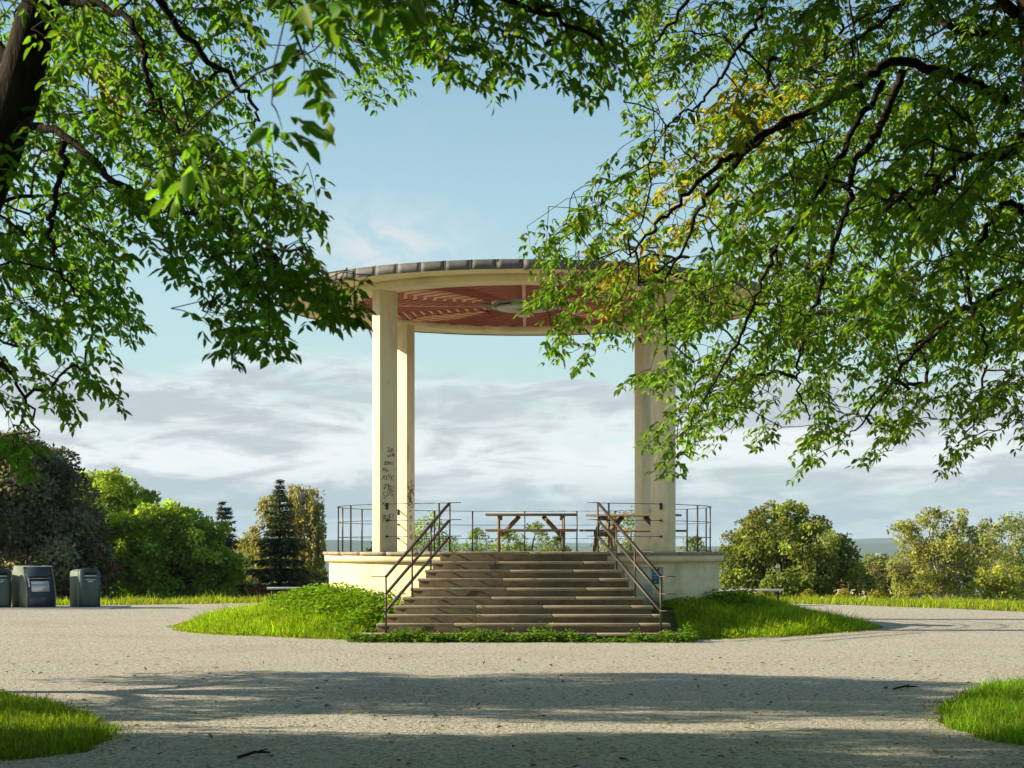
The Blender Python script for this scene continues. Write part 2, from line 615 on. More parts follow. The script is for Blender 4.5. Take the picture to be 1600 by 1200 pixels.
def flat_poly(name, poly, z, m):
    tri = tessellate_polygon([[Vector((x, y, 0)) for x, y in poly]])
    V = [(x, y, z) for x, y in poly]
    Fc = []
    for t in tri:
        p, q, w = (np.array(V[i][:2]) for i in t)
        d1, d2 = q - p, w - p
        Fc.append(t if d1[0] * d2[1] - d1[1] * d2[0] > 0 else (t[0], t[2], t[1]))
    return npmesh(name, V, [np.array(Fc)], m)


o = flat_poly('gravel_path', court_s, 0.0, M['gravel'])
o['kind'] = 'structure'

# grass mound round the bandstand
MR = 7.25


def mound_edge(a):
    return MR + 0.10 * np.sin(5 * a + 1) + 0.07 * np.sin(11 * a) + 0.05 * np.sin(23 * a + 2)


def mound_z(r, a):
    t = smooth((mound_edge(a) - r) / (mound_edge(a) - 4.3))
    front = np.exp(-(np.angle(np.exp(1j * a)) / 0.36) ** 2)
    hgt = 0.44 * (1 - 0.93 * front) + 0.09 * np.exp(-((np.angle(np.exp(1j * (a + 1.0)))) / 0.5) ** 2)
    return t * hgt + 0.03 * np.sin(3 * r + 4 * a) * t


na, nr = 120, 16
A = np.arange(na) * 2 * math.pi / na
V = []
for a in A:
    for k in range(nr):
        r = 3.9 + (mound_edge(a) - 3.9) * k / (nr - 1)
        V.append((CX + r * math.sin(a), CY - r * math.cos(a), mound_z(r, a) + (0.006 if k < nr - 1 else -0.01)))
Fq = [(i * nr + k, ((i + 1) % na) * nr + k, ((i + 1) % na) * nr + k + 1, i * nr + k + 1) for i in range(na) for k in range(nr - 1)]
o = npmesh('grass_mound', V, [np.array(Fq)[:, ::-1]], M['soil'], smooth=True)
o['kind'] = 'structure'

# distant hills
def hill(name, y, x0, x1, hz, seed):
    r_ = np.random.default_rng(seed)
    n = 160
    X = np.linspace(x0, x1, n)
    u = np.linspace(0, 1, n)
    prof = sum(a * np.sin(u * f * 6.28 + r_.uniform(0, 6.28)) for a, f in ((.25, 1.3), (.16, 2.7), (.07, 6.1), (.03, 15), (.012, 41)))
    prof = hz(X) * (1 + 0.35 * prof)
    V = []
    for k, (dy, s) in enumerate(((0, 0), (250, .55), (600, 1.0), (1000, .6), (1500, 0))):
        for i in range(n):
            V.append((X[i], y + dy, -75 + (prof[i] + 75) * s))
    Fc = [(k * n + i, k * n + i + 1, (k + 1) * n + i + 1, (k + 1) * n + i) for k in range(4) for i in range(n - 1)]
    o = npmesh(name, V, [np.array(Fc)], M['hill'], smooth=True)
    o['kind'] = 'structure'


hill('hills', 4000, -5000, 5000, lambda X: 8 + 20 * np.exp(-((X + 520) / 380) ** 2) + 10 * np.exp(-((X - 950) / 300) ** 2), 4)
hill('hills', 5600, -6000, 6000, lambda X: 10 + 34 * np.exp(-((X - 1250) / 330) ** 2) + 16 * np.exp(-((X - 150) / 300) ** 2), 9)

# far air: one even volume round the whole place
b_ = bmesh.new()
bmesh.ops.create_cube(b_, size=1.0)
for v in b_.verts:
    v.co = Vector((v.co.x * 15200, 3500 + v.co.y * 8400, -8 + v.co.z * 140))
me_ = bpy.data.meshes.new('haze')
b_.to_mesh(me_)
b_.free()
hm = bpy.data.materials.new('haze_air')
hm.use_nodes = True
hm.node_tree.nodes.clear()
pv = hm.node_tree.nodes.new('ShaderNodeVolumePrincipled')
pv.inputs['Color'].default_value = (0.62, 0.80, 1.0, 1)
pv.inputs['Density'].default_value = HAZE
pv.inputs['Anisotropy'].default_value = 0.0
ho = hm.node_tree.nodes.new('ShaderNodeOutputMaterial')
hm.node_tree.links.new(pv.outputs[0], ho.inputs['Volume'])
me_.materials.append(hm)
o = bpy.data.objects.new('haze', me_)
COL.objects.link(o)
tag(o, 'pale blue air that fades the far hills', 'haze', kind='stuff')

# ------------------------------------------------------------------ bandstand
ZF = 1.517
ax = (CX, CY)
bs = thing('bandstand', (CX, CY, 0), 'round cream bandstand with four pillars, flat disc roof and broad front steps', 'bandstand')

b = MB()
b.lathe([(0.0, 0.10), (4.06, 0.10), (4.06, 1.325), (0.0, 1.325)][1:3] + [(3.2, 1.325), (3.2, 0.10)], ax, n=128)
drum = b.build('platform_wall', M['drum'], bs, smooth=False)
b = MB()
b.lathe([(3.0, 1.325), (4.15, 1.325), (4.155, 1.455), (3.0, 1.455)], ax, n=128)
b.build('platform_band', M['plaster'], bs)
b = MB()       # coping stones with joints
nst = 34
for i in range(nst):
    a0 = 2 * math.pi * i / nst + 0.06
    rr = 4.195 + random.uniform(-.012, .012)
    b.lathe([(3.45, 1.457), (rr, 1.457), (rr, 1.510), (rr - .012, ZF), (3.45, ZF)], ax, a0 + 0.0012, a0 + 2 * math.pi / nst - 0.0012, n=5)
b.build('coping', M['coping'], bs)
b = MB()
b.lathe([(0.001, 1.44), (3.45, 1.44), (3.45, ZF - 0.004), (0.001, ZF - 0.004)], ax, n=96)
b.build('platform_floor', M['concrete'], bs)

# steps: each narrower than the one below
step_z = [.134, .289, .432, .574, .719, .873, 1.039, 1.190, 1.341, ZF + .003]
step_hw = [2.77, 2.53, 2.41, 2.28, 2.15, 2.03, 1.92, 1.81, 1.70, 1.58]
for k in range(10):
    y0 = 30.45 + 0.31 * k
    y1 = (y0 + 0.62) if k < 8 else 33.62
    zb = 0.0 if k < 2 else step_z[k - 2] - .02
    hw = step_hw[k]
    s = MB()
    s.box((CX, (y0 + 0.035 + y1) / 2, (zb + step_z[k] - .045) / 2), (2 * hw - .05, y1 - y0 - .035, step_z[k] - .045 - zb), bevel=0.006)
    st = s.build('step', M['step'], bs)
    # tread slabs with joints and worn edges
    t = MB()
    xj = [CX - hw]
    while xj[-1] < CX + hw - 1.9:
        xj.append(xj[-1] + random.uniform(1.15, 1.75))
    xj.append(CX + hw)
    for i in range(len(xj) - 1):
        dz = random.uniform(-.001, .001)
        dy = 0.0
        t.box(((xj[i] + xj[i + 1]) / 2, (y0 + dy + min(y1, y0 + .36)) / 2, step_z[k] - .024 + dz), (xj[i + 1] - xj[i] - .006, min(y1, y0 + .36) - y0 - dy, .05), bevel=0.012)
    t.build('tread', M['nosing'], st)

# pillars: fins set on the diagonals
PR = 2.7 * math.sqrt(2)
pillars = []
for a in (-45, 45, 135, -135):
    ar = R(a)
    rx, ry = math.sin(ar), -math.cos(ar)
    c = np.array([CX + PR * rx, CY + PR * ry, 0])
    p = MB()
    ang = math.atan2(ry, rx)
    p.box((c[0], c[1], (ZF - .004 + 6.575) / 2), (0.45, 0.235, 6.575 - ZF + .004), rz=ang, bevel=0.012)
    pillars.append((p.build('pillar', M['pillar'], bs), c, np.array([rx, ry, 0]), np.array([-ry, rx, 0])))


def scribble(pillar_i, face_n, items, mat_, w=0.010):
    """Thin marker strokes a millimetre proud of a pillar face; u runs along the face, z is height."""
    po, c, rad, tan = pillars[pillar_i]
    n = face_n
    u_ax = np.cross(np.array([0, 0, 1.0]), n)
    off = 0.1185 if abs(np.dot(n, tan)) > .9 else 0.226
    s = MB()
    for pts in items:
        P = [c + n * off + u_ax * u + np.array([0, 0, z]) for u, z in pts]
        for q0, q1 in zip(P[:-1], P[1:]):
            if np.linalg.norm(q1 - q0) > 1e-4:
                s.bar(q0, q1, w, 0.002, up=n)
    return s.build('graffiti', mat_, po)


GLYPH = {  # stroke letters in a unit cell
    'A': [[(0, 0), (.5, 1), (1, 0)], [(.2, .4), (.8, .4)]], 'B': [[(0, 0), (0, 1), (.8, .85), (0, .5), (.9, .2), (0, 0)]],
    'C': [[(1, .9), (.3, 1), (0, .5), (.3, 0), (1, .1)]], 'E': [[(1, 1), (0, 1), (0, 0), (1, 0)], [(0, .5), (.7, .5)]],
    'G': [[(1, .9), (.3, 1), (0, .5), (.3, 0), (1, .1), (1, .45), (.6, .45)]], 'I': [[(.5, 0), (.5, 1)]],
    'K': [[(0, 0), (0, 1)], [(1, 1), (0, .45), (1, 0)]], 'L': [[(0, 1), (0, 0), (.9, 0)]], 'N': [[(0, 0), (0, 1), (1, 0), (1, 1)]],
    'O': [[(.5, 0), (0, .5), (.5, 1), (1, .5), (.5, 0)]], 'R': [[(0, 0), (0, 1), (.9, .8), (0, .5), (1, 0)]],
    'S': [[(1, .9), (.2, 1), (.1, .6), (.9, .4), (.8, 0), (0, .1)]], 'U': [[(0, 1), (.1, 0), (.9, 0), (1, 1)]],
    'Y': [[(0, 1), (.5, .5), (1, 1)], [(.5, .5), (.4, 0)]], 'Z': [[(0, 1), (1, 1), (0, 0), (1, 0)]], '!': [[(.6, 1), (.5, .3)], [(.48, .1), (.46, 0)]],
    'H': [[(0, 0), (0, 1)], [(1, 0), (1, 1)], [(0, .5), (1, .5)]], 'Q': [[(.5, 0), (0, .5), (.5, 1), (1, .5), (.5, 0)], [(.5, .3), (1.1, -.1)]],
    'W': [[(0, 1), (.25, 0), (.5, .7), (.75, 0), (1, 1)]], 'X': [[(0, 0), (1, 1)], [(0, 1), (1, 0)]], 'V': [[(0, 1), (.5, 0), (1, 1)]]}


def writing(txt, u0, z0, w, h, lean=0.1, drop=0.0):
    out = []
    for i, ch in enumerate(txt):
        if ch not in GLYPH:
            continue
        lean_, up_ = lean + random.uniform(-.3, .3), random.uniform(-.25, .25) * h
        sx_, sy_ = random.uniform(.75, 1.15), random.uniform(.8, 1.35)
        for st in GLYPH[ch]:
            out.append([(u0 + i * w * 1.12 + w * sx_ * (x + lean_ * y) + random.uniform(-.005, .005), z0 + up_ + drop * i + h * sy_ * y + random.uniform(-.006, .006)) for x, y in st])
    return out


nSE = np.array([1, -1, 0]) / math.sqrt(2)
g = []
g += writing('ZOR', -.04, 3.45, .045, .055) + writing('CRUNK', -.03, 3.36, .034, .05) + writing('ZEGROS', -.13, 3.20, .034, .055)
g += writing('YSN', -.18, 3.07, .05, .06) + writing('AXYK', -.17, 2.88, .065, .11, .3, .01) + writing('VHRU', -.16, 2.74, .065, .10, .3, -.01)
g += writing('SIAS', -.15, 2.56, .06, .12, .2, .01) + writing('XUV', -.17, 2.42, .05, .05) + writing('YRQE!', -.17, 2.10, .052, .12, .4, .015)
scribble(0, nSE, g, M['ink'], 0.011)
# a bold loop tag and small marks on the pillar behind
tagw = []
for i in range(11):
    u0, z0 = random.uniform(-.07, .07), 2.55 + i * .04
    tagw.append([(u0 + .045 * math.cos(t) * (1 if i % 2 else -1), z0 + .055 * math.sin(t + .6 * i)) for t in np.linspace(0, 5.4, 9)])
inner = -pillars[3][2]
scribble(3, inner, tagw, M['ink'], 0.017)
scribble(3, inner, writing('A', -.03, 2.40, .05, .06) + writing('O', -.02, 2.27, .05, .07) + writing('V', -.02, 2.16, .05, .08)
         + writing('O', -.03, 1.98, .05, .11) + writing('XH', -.05, 1.80, .05, .12), M['ink'], 0.012)
scribble(3, inner, [[(-.09, 3.9), (-.085, 3.5)], [(-.085, 3.1), (-.09, 2.95)], [(-.02, 3.02), (.01, 3.12), (.03, 2.98)]], M['redink'], 0.012)
nSW = np.array([-1, -1, 0]) / math.sqrt(2)
g = [[(random.uniform(-.15, .15), z), (random.uniform(-.15, .15), z + random.uniform(-.08, .08))] for z in (3.9, 3.5, 3.3)]
scribble(1, nSW, writing('SY', -.08, 3.62, .04, .07) + writing('KO', .02, 3.30, .04, .06) + writing('Z', -.1, 2.9, .05, .08), M['ink'], 0.005)

# ring beam, roof slab, sheet metal rim
b = MB()
b.lathe([(3.53, 6.575), (4.17, 6.575), (4.17, 6.72), (3.53, 6.72)], ax, n=160)
b.build('ring_beam', M['plaster'], bs)
b = MB()
b.lathe([(3.4, 6.722), (4.172, 6.70), (5.03, 6.655), (5.07, 6.66), (5.07, 6.80), (3.4, 6.80)], ax, n=160)
roof = b.build('roof_slab', M['plaster'], bs)
b = MB()
b.lathe([(0.001, 7.10), (5.0, 6.81), (5.06, 6.803), (0.001, 6.803)], ax, n=96)
b.build('roof_covering', M['roofing'], roof)
b = MB()
npan = 66
for i in range(npan):
    a0 = 2 * math.pi * i / npan
    dr = random.uniform(-.002, .002)
    dz = random.uniform(-.002, .002)
    b.lathe([(5.073, 6.645 + dz), (5.10 + dr, 6.640 + dz), (5.095 + dr, 6.818 + dz), (5.0, 6.826 + dz), (5.0, 6.815), (5.073, 6.806)], ax, a0 + .0009, a0 + 2 * math.pi / npan - .0009, n=5)
    b.lathe([(5.09, 6.642), (5.1035, 6.642), (5.100, 6.826), (5.09, 6.826)], ax, a0 - .0011, a0 + .0011, n=1)
b.build('metal_rim', M['lead'], roof)

# boarded ceiling with star shaped battens
b = MB()
b.lathe([(0.001, 6.672), (3.6, 6.672), (3.6, 6.70), (0.001, 6.70)], ax, n=96)
ceil = b.build('ceiling', M['board'], bs)
red, grey = MB(), MB()
RC = 3.52


def ring_pt(rho, k):
    r = rho if k % 2 == 0 else rho * 0.80
    a = k * math.pi / 8
    return np.array([CX + r * math.sin(a), CY - r * math.cos(a), 6.666])


rho = 0.76
while rho < 4.5:
    for k in range(16):
        p, q = ring_pt(rho, k), ring_pt(rho, k + 1)
        n = 16
        prev = None
        P = [p + (q - p) * t for t in np.linspace(0, 1, n + 1)]
        ok = [math.hypot(v[0] - CX, v[1] - CY) < RC for v in P]
        i = 0
        while i < n:
            if ok[i]:
                j = i
                while j < n and ok[j + 1]:
                    j += 1
                if j > i:
                    (red if rho > 1.25 else grey).bar(P[i], P[j], 0.125, 0.010)
                i = j + 1
            else:
                i += 1
    rho += 0.265
red.build('batten', M['batten'], ceil)
grey.build('batten', M['grey_wood'], ceil)
for k in range(4):                                   # pale kites on the diagonals
    kite, rib, kite_line = MB(), MB(), MB()
    a = math.pi / 4 + k * math.pi / 2
    d_, s_ = np.array([math.sin(a), -math.cos(a)]), np.array([math.cos(a), math.sin(a)])
    c0 = np.array([CX, CY])
    rs = np.linspace(1.15, 3.46, 9)
    wd = lambda r: 0.05 + 0.40 * (1 - abs((r - 2.75) / (1.65 if r < 2.75 else 0.80))) if r < 3.5 else 0.05
    for r0, r1 in zip(rs[:-1], rs[1:]):
        w0, w1 = wd(r0) + .03, wd(r1)
        poly = [c0 + d_ * (r0 + .006) + s_ * w0, c0 + d_ * (r0 + .006) - s_ * w0, c0 + d_ * (r1 - .006) - s_ * w1, c0 + d_ * (r1 - .006) + s_ * w1]
        kite.prism([tuple(v) for v in poly], 6.648, 6.658)
        kite_line.bar((*(c0 + d_ * r0 - s_ * w0), 6.644), (*(c0 + d_ * r0 + s_ * w0), 6.644), 0.022, 0.007)
    rib_a = k * math.pi / 2
    d2 = np.array([math.sin(rib_a), -math.cos(rib_a)])
    rib.bar((*(c0 + d2 * 0.75), 6.654), (*(c0 + d2 * 3.5), 6.654), 0.075, 0.010)
    sq = c0 + d_ * 1.12
    grey_a = math.atan2(d_[1], d_[0])
    kite_line.box((sq[0], sq[1], 6.60), (0.16, 0.16, 0.03), rz=grey_a)
    kite.build('diagonal_panel', M['board'], ceil)
    kite_line.build('panel_strip', M['batten'], ceil)
    rib.build('rib', M['board'], ceil)
b = MB()
b.lathe([(0.001, 6.580), (0.56, 6.580), (0.60, 6.60), (0.60, 6.64), (0.001, 6.64)], ax, n=48)
for k in range(6):
    a = k * math.pi / 3 + .2
    b.lathe([(0.001, 6.572), (0.02, 6.572), (0.02, 6.58), (0.001, 6.58)], (CX + .42 * math.sin(a), CY + .42 * math.cos(a)), n=8)
b.build('ceiling_rose', M['pale_paint'], ceil)
b = MB()
b.box((CX, CY, 6.505), (0.26, 0.26, 0.14), bevel=0.02)
lamp = b.build('ceiling_lamp', M['lamp'], bs)
b = MB()
b.lathe([(0.001, 6.575), (0.16, 6.575), (0.16, 6.60), (0.001, 6.60)], ax, n=24)
b.build('lamp_base', M['grey_wood'], lamp)

# guard rail round the platform, fixed to the pillars
GR = 3.88
gaps = [0.39]


def ring_at(a, z, r=GR):
    return np.array([CX + r * math.sin(a), CY - r * math.cos(a), z])


rails = MB()
segs = [(0.385, R(45) - 0.030), (R(45) + .030, R(135) - .030), (R(135) + .030, R(225) - .030), (R(225) + .030, R(315) - .030), (R(315) + .030, 2 * math.pi - 0.385)]
for z, w, h in ((ZF + .925, .042, .012), (ZF + .605, .034, .011), (ZF + .295, .034, .011)):
    for a0, a1 in segs:
        n = max(4, int((a1 - a0) / 0.07))
        P = [ring_at(a, z) for a in np.linspace(a0, a1, n + 1)]
        for p, q in zip(P[:-1], P[1:]):
            e = (q - p) / np.linalg.norm(q - p) * .002
            rails.bar(p - e, q + e, w, h)
gr = rails.build('guard_rail', M['iron'], bs)
for a in (24.5, 63, 80, 97, 114, 148, 162, 180, 198, 212, 246, 263, 280, 297, 335.5):
    p = MB()
    p.box((*ring_at(R(a), 0)[:2], ZF + .46), (0.026, 0.026, 0.92), rz=R(a))
    p.box((*ring_at(R(a), 0)[:2], ZF + .008), (0.075, 0.075, 0.016), rz=R(a))
    p.build('post', M['iron'], gr)
for a in (45, 135, 225, 315):                         # brackets where the rails meet a pillar
    for sgn in (-1, 1):
        br = MB()
        p0 = ring_at(R(a) + sgn * .0315, 0)
        for z in (.925, .605, .295):
            br.box((p0[0], p0[1], ZF + z), (0.05, 0.05, 0.035), rz=R(a))
        br.box((p0[0], p0[1], ZF + .87), (0.05, 0.05, 0.10), rz=R(a))
        br.build('bracket', M['iron'], gr)

# stair handrails: three flat bars, bent level at both ends
for sgn in (-1, 1):
    hr = MB()
    xb, xt = CX + sgn * 2.35, CX + sgn * 1.395
    yb, yt = 30.62, 33.72
    for zb_, zt in ((1.10, ZF + .925), (.805, ZF + .605), (.515, ZF + .295)):
        pb, pt = np.array([xb, yb, zb_]), np.array([xt, yt, zt])
        sd = pt - pb
        nrm = np.cross(sd, (1.0, 0.3 * sgn, 0))
        nrm = nrm / np.linalg.norm(nrm)
        hr.bar(pb, pt, 0.058, 0.014, up=(0, -.75, .66))
        hr.bar(pb + np.array([-sgn * .02, 0, 0]), pb + np.array([sgn * .24, -.10, 0]), 0.05, 0.014)
        hr.bar(pt + np.array([sgn * .02, 0, .002]), pt + np.array([-sgn * .21, .05, .004]), 0.05, 0.014)
    h = hr.build('handrail', M['rail'], bs)
    for k, (yy, zz) in enumerate(((30.62, step_z[0]), (31.82, step_z[4]), (32.74, step_z[7]), (33.72, ZF))):
        f = (yy - yb) / (yt - yb)
        x = xb + (xt - xb) * f
        ztop = 1.10 + (ZF + .925 - 1.10) * f
        p = MB()
        p.box((x, yy + .03, (zz + ztop) / 2), (0.030, 0.030, ztop - zz))
        p.box((x, yy + .03, zz + .008), (0.085, 0.085, 0.016))
        p.build('post', M['rail'], h)

# hatch in the drum wall
a0, a1 = R(28.0), R(40.8)
b = MB()
b.lathe([(4.0, .44), (4.075, .44), (4.075, 1.25), (4.0, 1.25)], ax, a0, a1, n=8)
hatch = b.build('access_hatch', M['door'], bs)
b = MB()
for (z0, z1, q0, q1) in ((1.225, 1.27, a0 - .006, a1 + .012), (.40, 1.225, a1 - .004, a1 + .012), (.40, 1.225, a0 - .006, a0 + .006)):
    b.lathe([(4.0, z0), (4.10, z0), (4.10, z1), (4.0, z1)], ax, q0, q1, n=6)
b.build('frame', M['plaster'], hatch)
b = MB()
b.lathe([(4.0, .46), (4.079, .46), (4.079, .54), (4.0, .54)], ax, a1 - .045, a1 - .006, n=3)
b.build('gap', M['black'], hatch)
b = MB()
for k in range(7):
    aa = R(34.2 + k * .42)
    b.lathe([(4.06, .70 + .04 * (k % 3)), (4.078, .70 + .04 * (k % 3)), (4.078, .92 - .03 * (k % 2)), (4.06, .92 - .03 * (k % 2))], ax, aa, aa + R(.22), n=1)
b.build('paint_smudge', M['greenink'], hatch)
b = MB()
for aa in (R(36.2), R(37.0)):
    b.lathe([(4.06, .60), (4.09, .60), (4.09, .64), (4.06, .64)], ax, aa, aa + R(.25), n=1)
b.build('latch', M['iron'], hatch)

# poster on the hatch
a0p, a1p = R(36.9), R(39.4)
pc = ring_at((a0p + a1p) / 2, 1.0, 4.085)
po = thing('poster', pc, 'small blue paper poster taped to the hatch beside the right handrail', 'poster')
b = MB()
b.lathe([(4.0765, .905), (4.0795, .905), (4.0795, 1.19), (4.0765, 1.19)], ax, a0p, a1p, n=4)
b.build('sheet', M['poster'], po)
b = MB()
for (z, q0, q1, h) in ((1.15, .1, .9, .012), (1.125, .1, .7, .012), (1.075, .12, .85, .02), (1.04, .12, .6, .008), (1.022, .12, .75, .008)):
    b.lathe([(4.079, z - h), (4.0815, z - h), (4.0815, z + h * .3), (4.079, z + h * .3)], ax, a0p + (a1p - a0p) * q0, a0p + (a1p - a0p) * q1, n=2)
b.lathe([(4.079, .925), (4.0815, .925), (4.0815, .97), (4.079, .97)], ax, a0p + (a1p - a0p) * .35, a0p + (a1p - a0p) * .62, n=2)
b.build('print', M['poster_pale'], po)
b = MB()
for q in (a0p, a1p):
    b.lathe([(4.079, 1.165), (4.083, 1.165), (4.083, 1.205), (4.079, 1.205)], ax, q - R(.2), q + R(.2), n=1)
b.build('tape', M['black'], po)


# ------------------------------------------------------------------ picnic tables
def make_table():
    t = thing('picnic_table', (0, 0, 0), '', 'picnic table', 'picnic tables on the bandstand platform')
    L = 1.86
    b = MB()
    for k in range(5):
        b.box((random.uniform(-.01, .01), -.30 + k * .15, .755), (L, .138, .042), bevel=.006)
    b.build('table_top', M['wood'], t, local=True)
    for s in (-1, 1):
        b = MB()
        for k in range(2):
            b.box((random.uniform(-.01, .01), s * (.60 + k * .145), .435), (L, .135, .042), bevel=.006)
        b.build('bench_seat', M['wood'], t, local=True)
    for sx in (-1, 1):
        x = sx * .66
        b = MB()
        b.bar((x, -.30, .70), (x, -.62, 0.0), .045, .11, up=(0, .9, .42))
        b.build('leg', M['wood'], t, local=True)
        b = MB()
        b.bar((x, .30, .70), (x, .62, 0.0), .045, .11, up=(0, -.9, .42))
        b.build('leg', M['wood'], t, local=True)
        b = MB()
        b.box((x - sx * .046, 0, .365), (.045, 1.48, .095), bevel=.004)
        b.build('seat_beam', M['wood'], t, local=True)
        b = MB()
        b.box((x - sx * .046, 0, .690), (.045, .68, .085), bevel=.004)
        b.build('top_beam', M['wood'], t, local=True)
        b = MB()
        b.bar((x - sx * .06, 0, .34), (sx * .24, 0, .728), .09, .075, up=(0, 1, 0))
        b.build('brace', M['wood'], t, local=True)
        b = MB()
        for y in (-.40, .40):
            b.box((x + sx * .027, y, .36), (.012, .03, .03))
        b.build('bolt', M['bolt'], t, local=True)
    return t


t1 = make_table()
t1.location = ((830 - VX) * 36.6 / F, 36.6, ZF)
t1['label'] = 'brown picnic table seen side on at the top of the steps, middle of the platform'
t2 = copy_tree(t1)
t2.location = (2.18, 37.15, ZF)
t2.rotation_euler.z = R(-20)
t2['label'] = 'picnic table with pale sunlit boards, set askew behind the right front pillar'

# ------------------------------------------------------------------ litter bins
def arch_prof(w, h, rise, n=8):
    """Front outline: flat sides, arched top."""
    pts = [(-w / 2, 0), (w / 2, 0), (w / 2, h - rise)]
    for k in range(1, n):
        a = math.pi * k / n
        pts.append((w / 2 * math.cos(a), h - rise + rise * math.sin(a)))
    pts.append((-w / 2, h - rise))
    return pts


def extrude_y(b, prof, y0, y1, taper=0.0):
    n = len(prof)
    V = [(x * (1 - taper), y0, z) for x, z in prof] + [(x, y1, z) for x, z in prof]
    Fc = [tuple(range(n)), tuple(range(2 * n - 1, n - 1, -1))] + [(i, n + i, n + (i + 1) % n, (i + 1) % n) for i in range(n)]
    b.add(V, Fc)


def make_bin():
    t = thing('litter_bin', (0, 0, 0), '', 'litter bin', 'litter bins beside the far edge of the gravel')
    b = MB()
    extrude_y(b, arch_prof(.51, 1.0, .085), -.30, .52)
    b.build('body', [M['bin_side']], t, local=True)
    b = MB()
    extrude_y(b, arch_prof(.55, 1.035, .10), -.44, -.30)
    b.build('hood', M['bin'], t, local=True)
    b = MB()
    b.box((0, -.445, .40), (.42, .03, .70), bevel=.008)
    d = b.build('door', M['bin'], t, local=True)
    b = MB()
    b.box((0, -.463, .42), (.32, .012, .50), bevel=.004)
    b.build('door_panel', M['bin'], d, local=True)
    b = MB()
    b.box((.0, -.47, .735), (.26, .012, .022))
    b.build('handle', M['steel'], d, local=True)
    b = MB()   # small pale emblem under the handle
    b.add([(-.05, -.462, .69), (.05, -.462, .69), (.0, -.462, .655)], [(0, 1, 2)])
    b.add([(-.07, -.462, .70), (-.02, -.462, .70), (-.05, -.462, .672)], [(0, 1, 2)])
    b.add([(.07, -.462, .70), (.02, -.462, .70), (.05, -.462, .672)], [(0, 1, 2)])
    b.build('emblem', M['white'], d, local=True, fix=False)
    b = MB()
    b.box((0, -.4415, .875), (.34, .008, .10))
    op = b.build('slot', M['black'], t, local=True)
    b = MB()
    b.box((0, -.450, .832), (.32, .03, .028))
    b.build('slot_lip', M['steel'], op, local=True)
    return t


def bin_pos(px, d):
    return ((px - VX) * d / F, d, 0.03)


b1 = make_bin()
b1.location = bin_pos(133, 47.9)
b1.rotation_euler.z = R(31)
b1['label'] = 'green litter bin with arched hood, nearest the bright green trees'
b2 = copy_tree(b1)
b2.location = bin_pos(-4, 47.5)
b2.rotation_euler.z = R(27)
b2['label'] = 'green litter bin cut off by the left edge of the picture'

# large sloping recycling container between them
ct = thing('waste_container', (0, 0, 0), 'large dark blue waste container with sloping front and steel flap', 'waste container')
side = [(-.50, 0.0), (-.53, .35), (-.46, .62), (-.22, 1.10), (.45, 1.10), (.60, .9), (.60, 0.0)]
b = MB()
for sx in (-.40, .365):
    V = [(sx, y, z) for y, z in side] + [(sx + .035, y, z) for y, z in side]
    n = len(side)
    b.add(V, [tuple(range(n - 1, -1, -1)), tuple(range(n, 2 * n))] + [(i, (i + 1) % n, n + (i + 1) % n, n + i) for i in range(n)])
b.build('side_panel', M['bin_side'], ct, local=True)
b = MB()
n = len(side)
V = [(-.364, y + .01, z * .99) for y, z in side] + [(.364, y + .01, z * .99) for y, z in side]
b.add(V, [tuple(range(n - 1, -1, -1)), tuple(range(n, 2 * n))] + [(i, (i + 1) % n, n + (i + 1) % n, n + i) for i in range(n)])
body = b.build('body', M['container'], ct, local=True)


def front_pt(u, z, off=0.012):
    for (y0, z0), (y1, z1) in zip(side[:3], side[1:4]):
        if z0 <= z <= z1:
            f = (z - z0) / (z1 - z0)
            return (u, y0 + (y1 - y0) * f - off, z)
    return (u, -.22, z)


def front_panel(name, u0, u1, z0, z1, mat_, off, thick=.012, parent=ct):
    b = MB()
    zs = sorted(set([z0, z1] + [z for z in (.35, .62) if z0 < z < z1]))
    for za, zb in zip(zs[:-1], zs[1:]):
        q = [front_pt(u0, za, off), front_pt(u1, za, off), front_pt(u1, zb, off), front_pt(u0, zb, off)]
        q2 = [(x, y + thick, z) for x, y, z in q]
        b.add(q + q2, [(0, 1, 2, 3), (7, 6, 5, 4), (0, 4, 5, 1), (3, 2, 6, 7), (0, 3, 7, 4), (1, 5, 6, 2)])
    return b.build(name, mat_, parent, local=True)


front_panel('service_door', -.30, .26, .03, .40, M['container'], .006)
flap = front_panel('flap', -.26, .22, .42, .70, M['steel'], .022)
front_panel('slot', -.28, .24, .71, .82, M['black'], .006)
front_panel('slot_lip', -.28, .24, .76, .775, M['steel'], .03, parent=flap)
front_panel('top_edge', -.40, .40, 1.07, 1.099, M['steel'], .008)
front_panel('label_strip', -.33, -.295, .55, .80, M['white'], .004)
front_panel('sticker', -.35, -.32, .855, .885, M['white'], .004)
front_panel('sticker', .26, .32, .88, .90, M['redink'], .004)
ct.location = bin_pos(54, 47.6)
ct.rotation_euler.z = R(35)
b = MB()
b.box((-13.2, 47.9, 0.012), (4.6, 2.4, 0.036), bevel=.008)
o = tag(b.build('concrete_pad', M['concrete']), 'pale concrete pad under the litter bins', 'pad')


# ------------------------------------------------------------------ benches
def make_bench(L=1.85):
    t = thing('park_bench', (0, 0, 0), '', 'bench', 'backless benches along the far edge')
    b = MB()
    for k in range(4):
        b.box((0, -.21 + .14 * k, .43), (L, .12, .05), bevel=.008)
    b.build('seat', M['bench'], t, local=True)
    for s in (-1, 1):
        b = MB()
        b.box((s * L * .42, 0, .20), (.06, .10, .40))
        b.box((s * L * .42, 0, .39), (.06, .50, .03))
        b.build('leg', M['iron'], t, local=True)
    return t


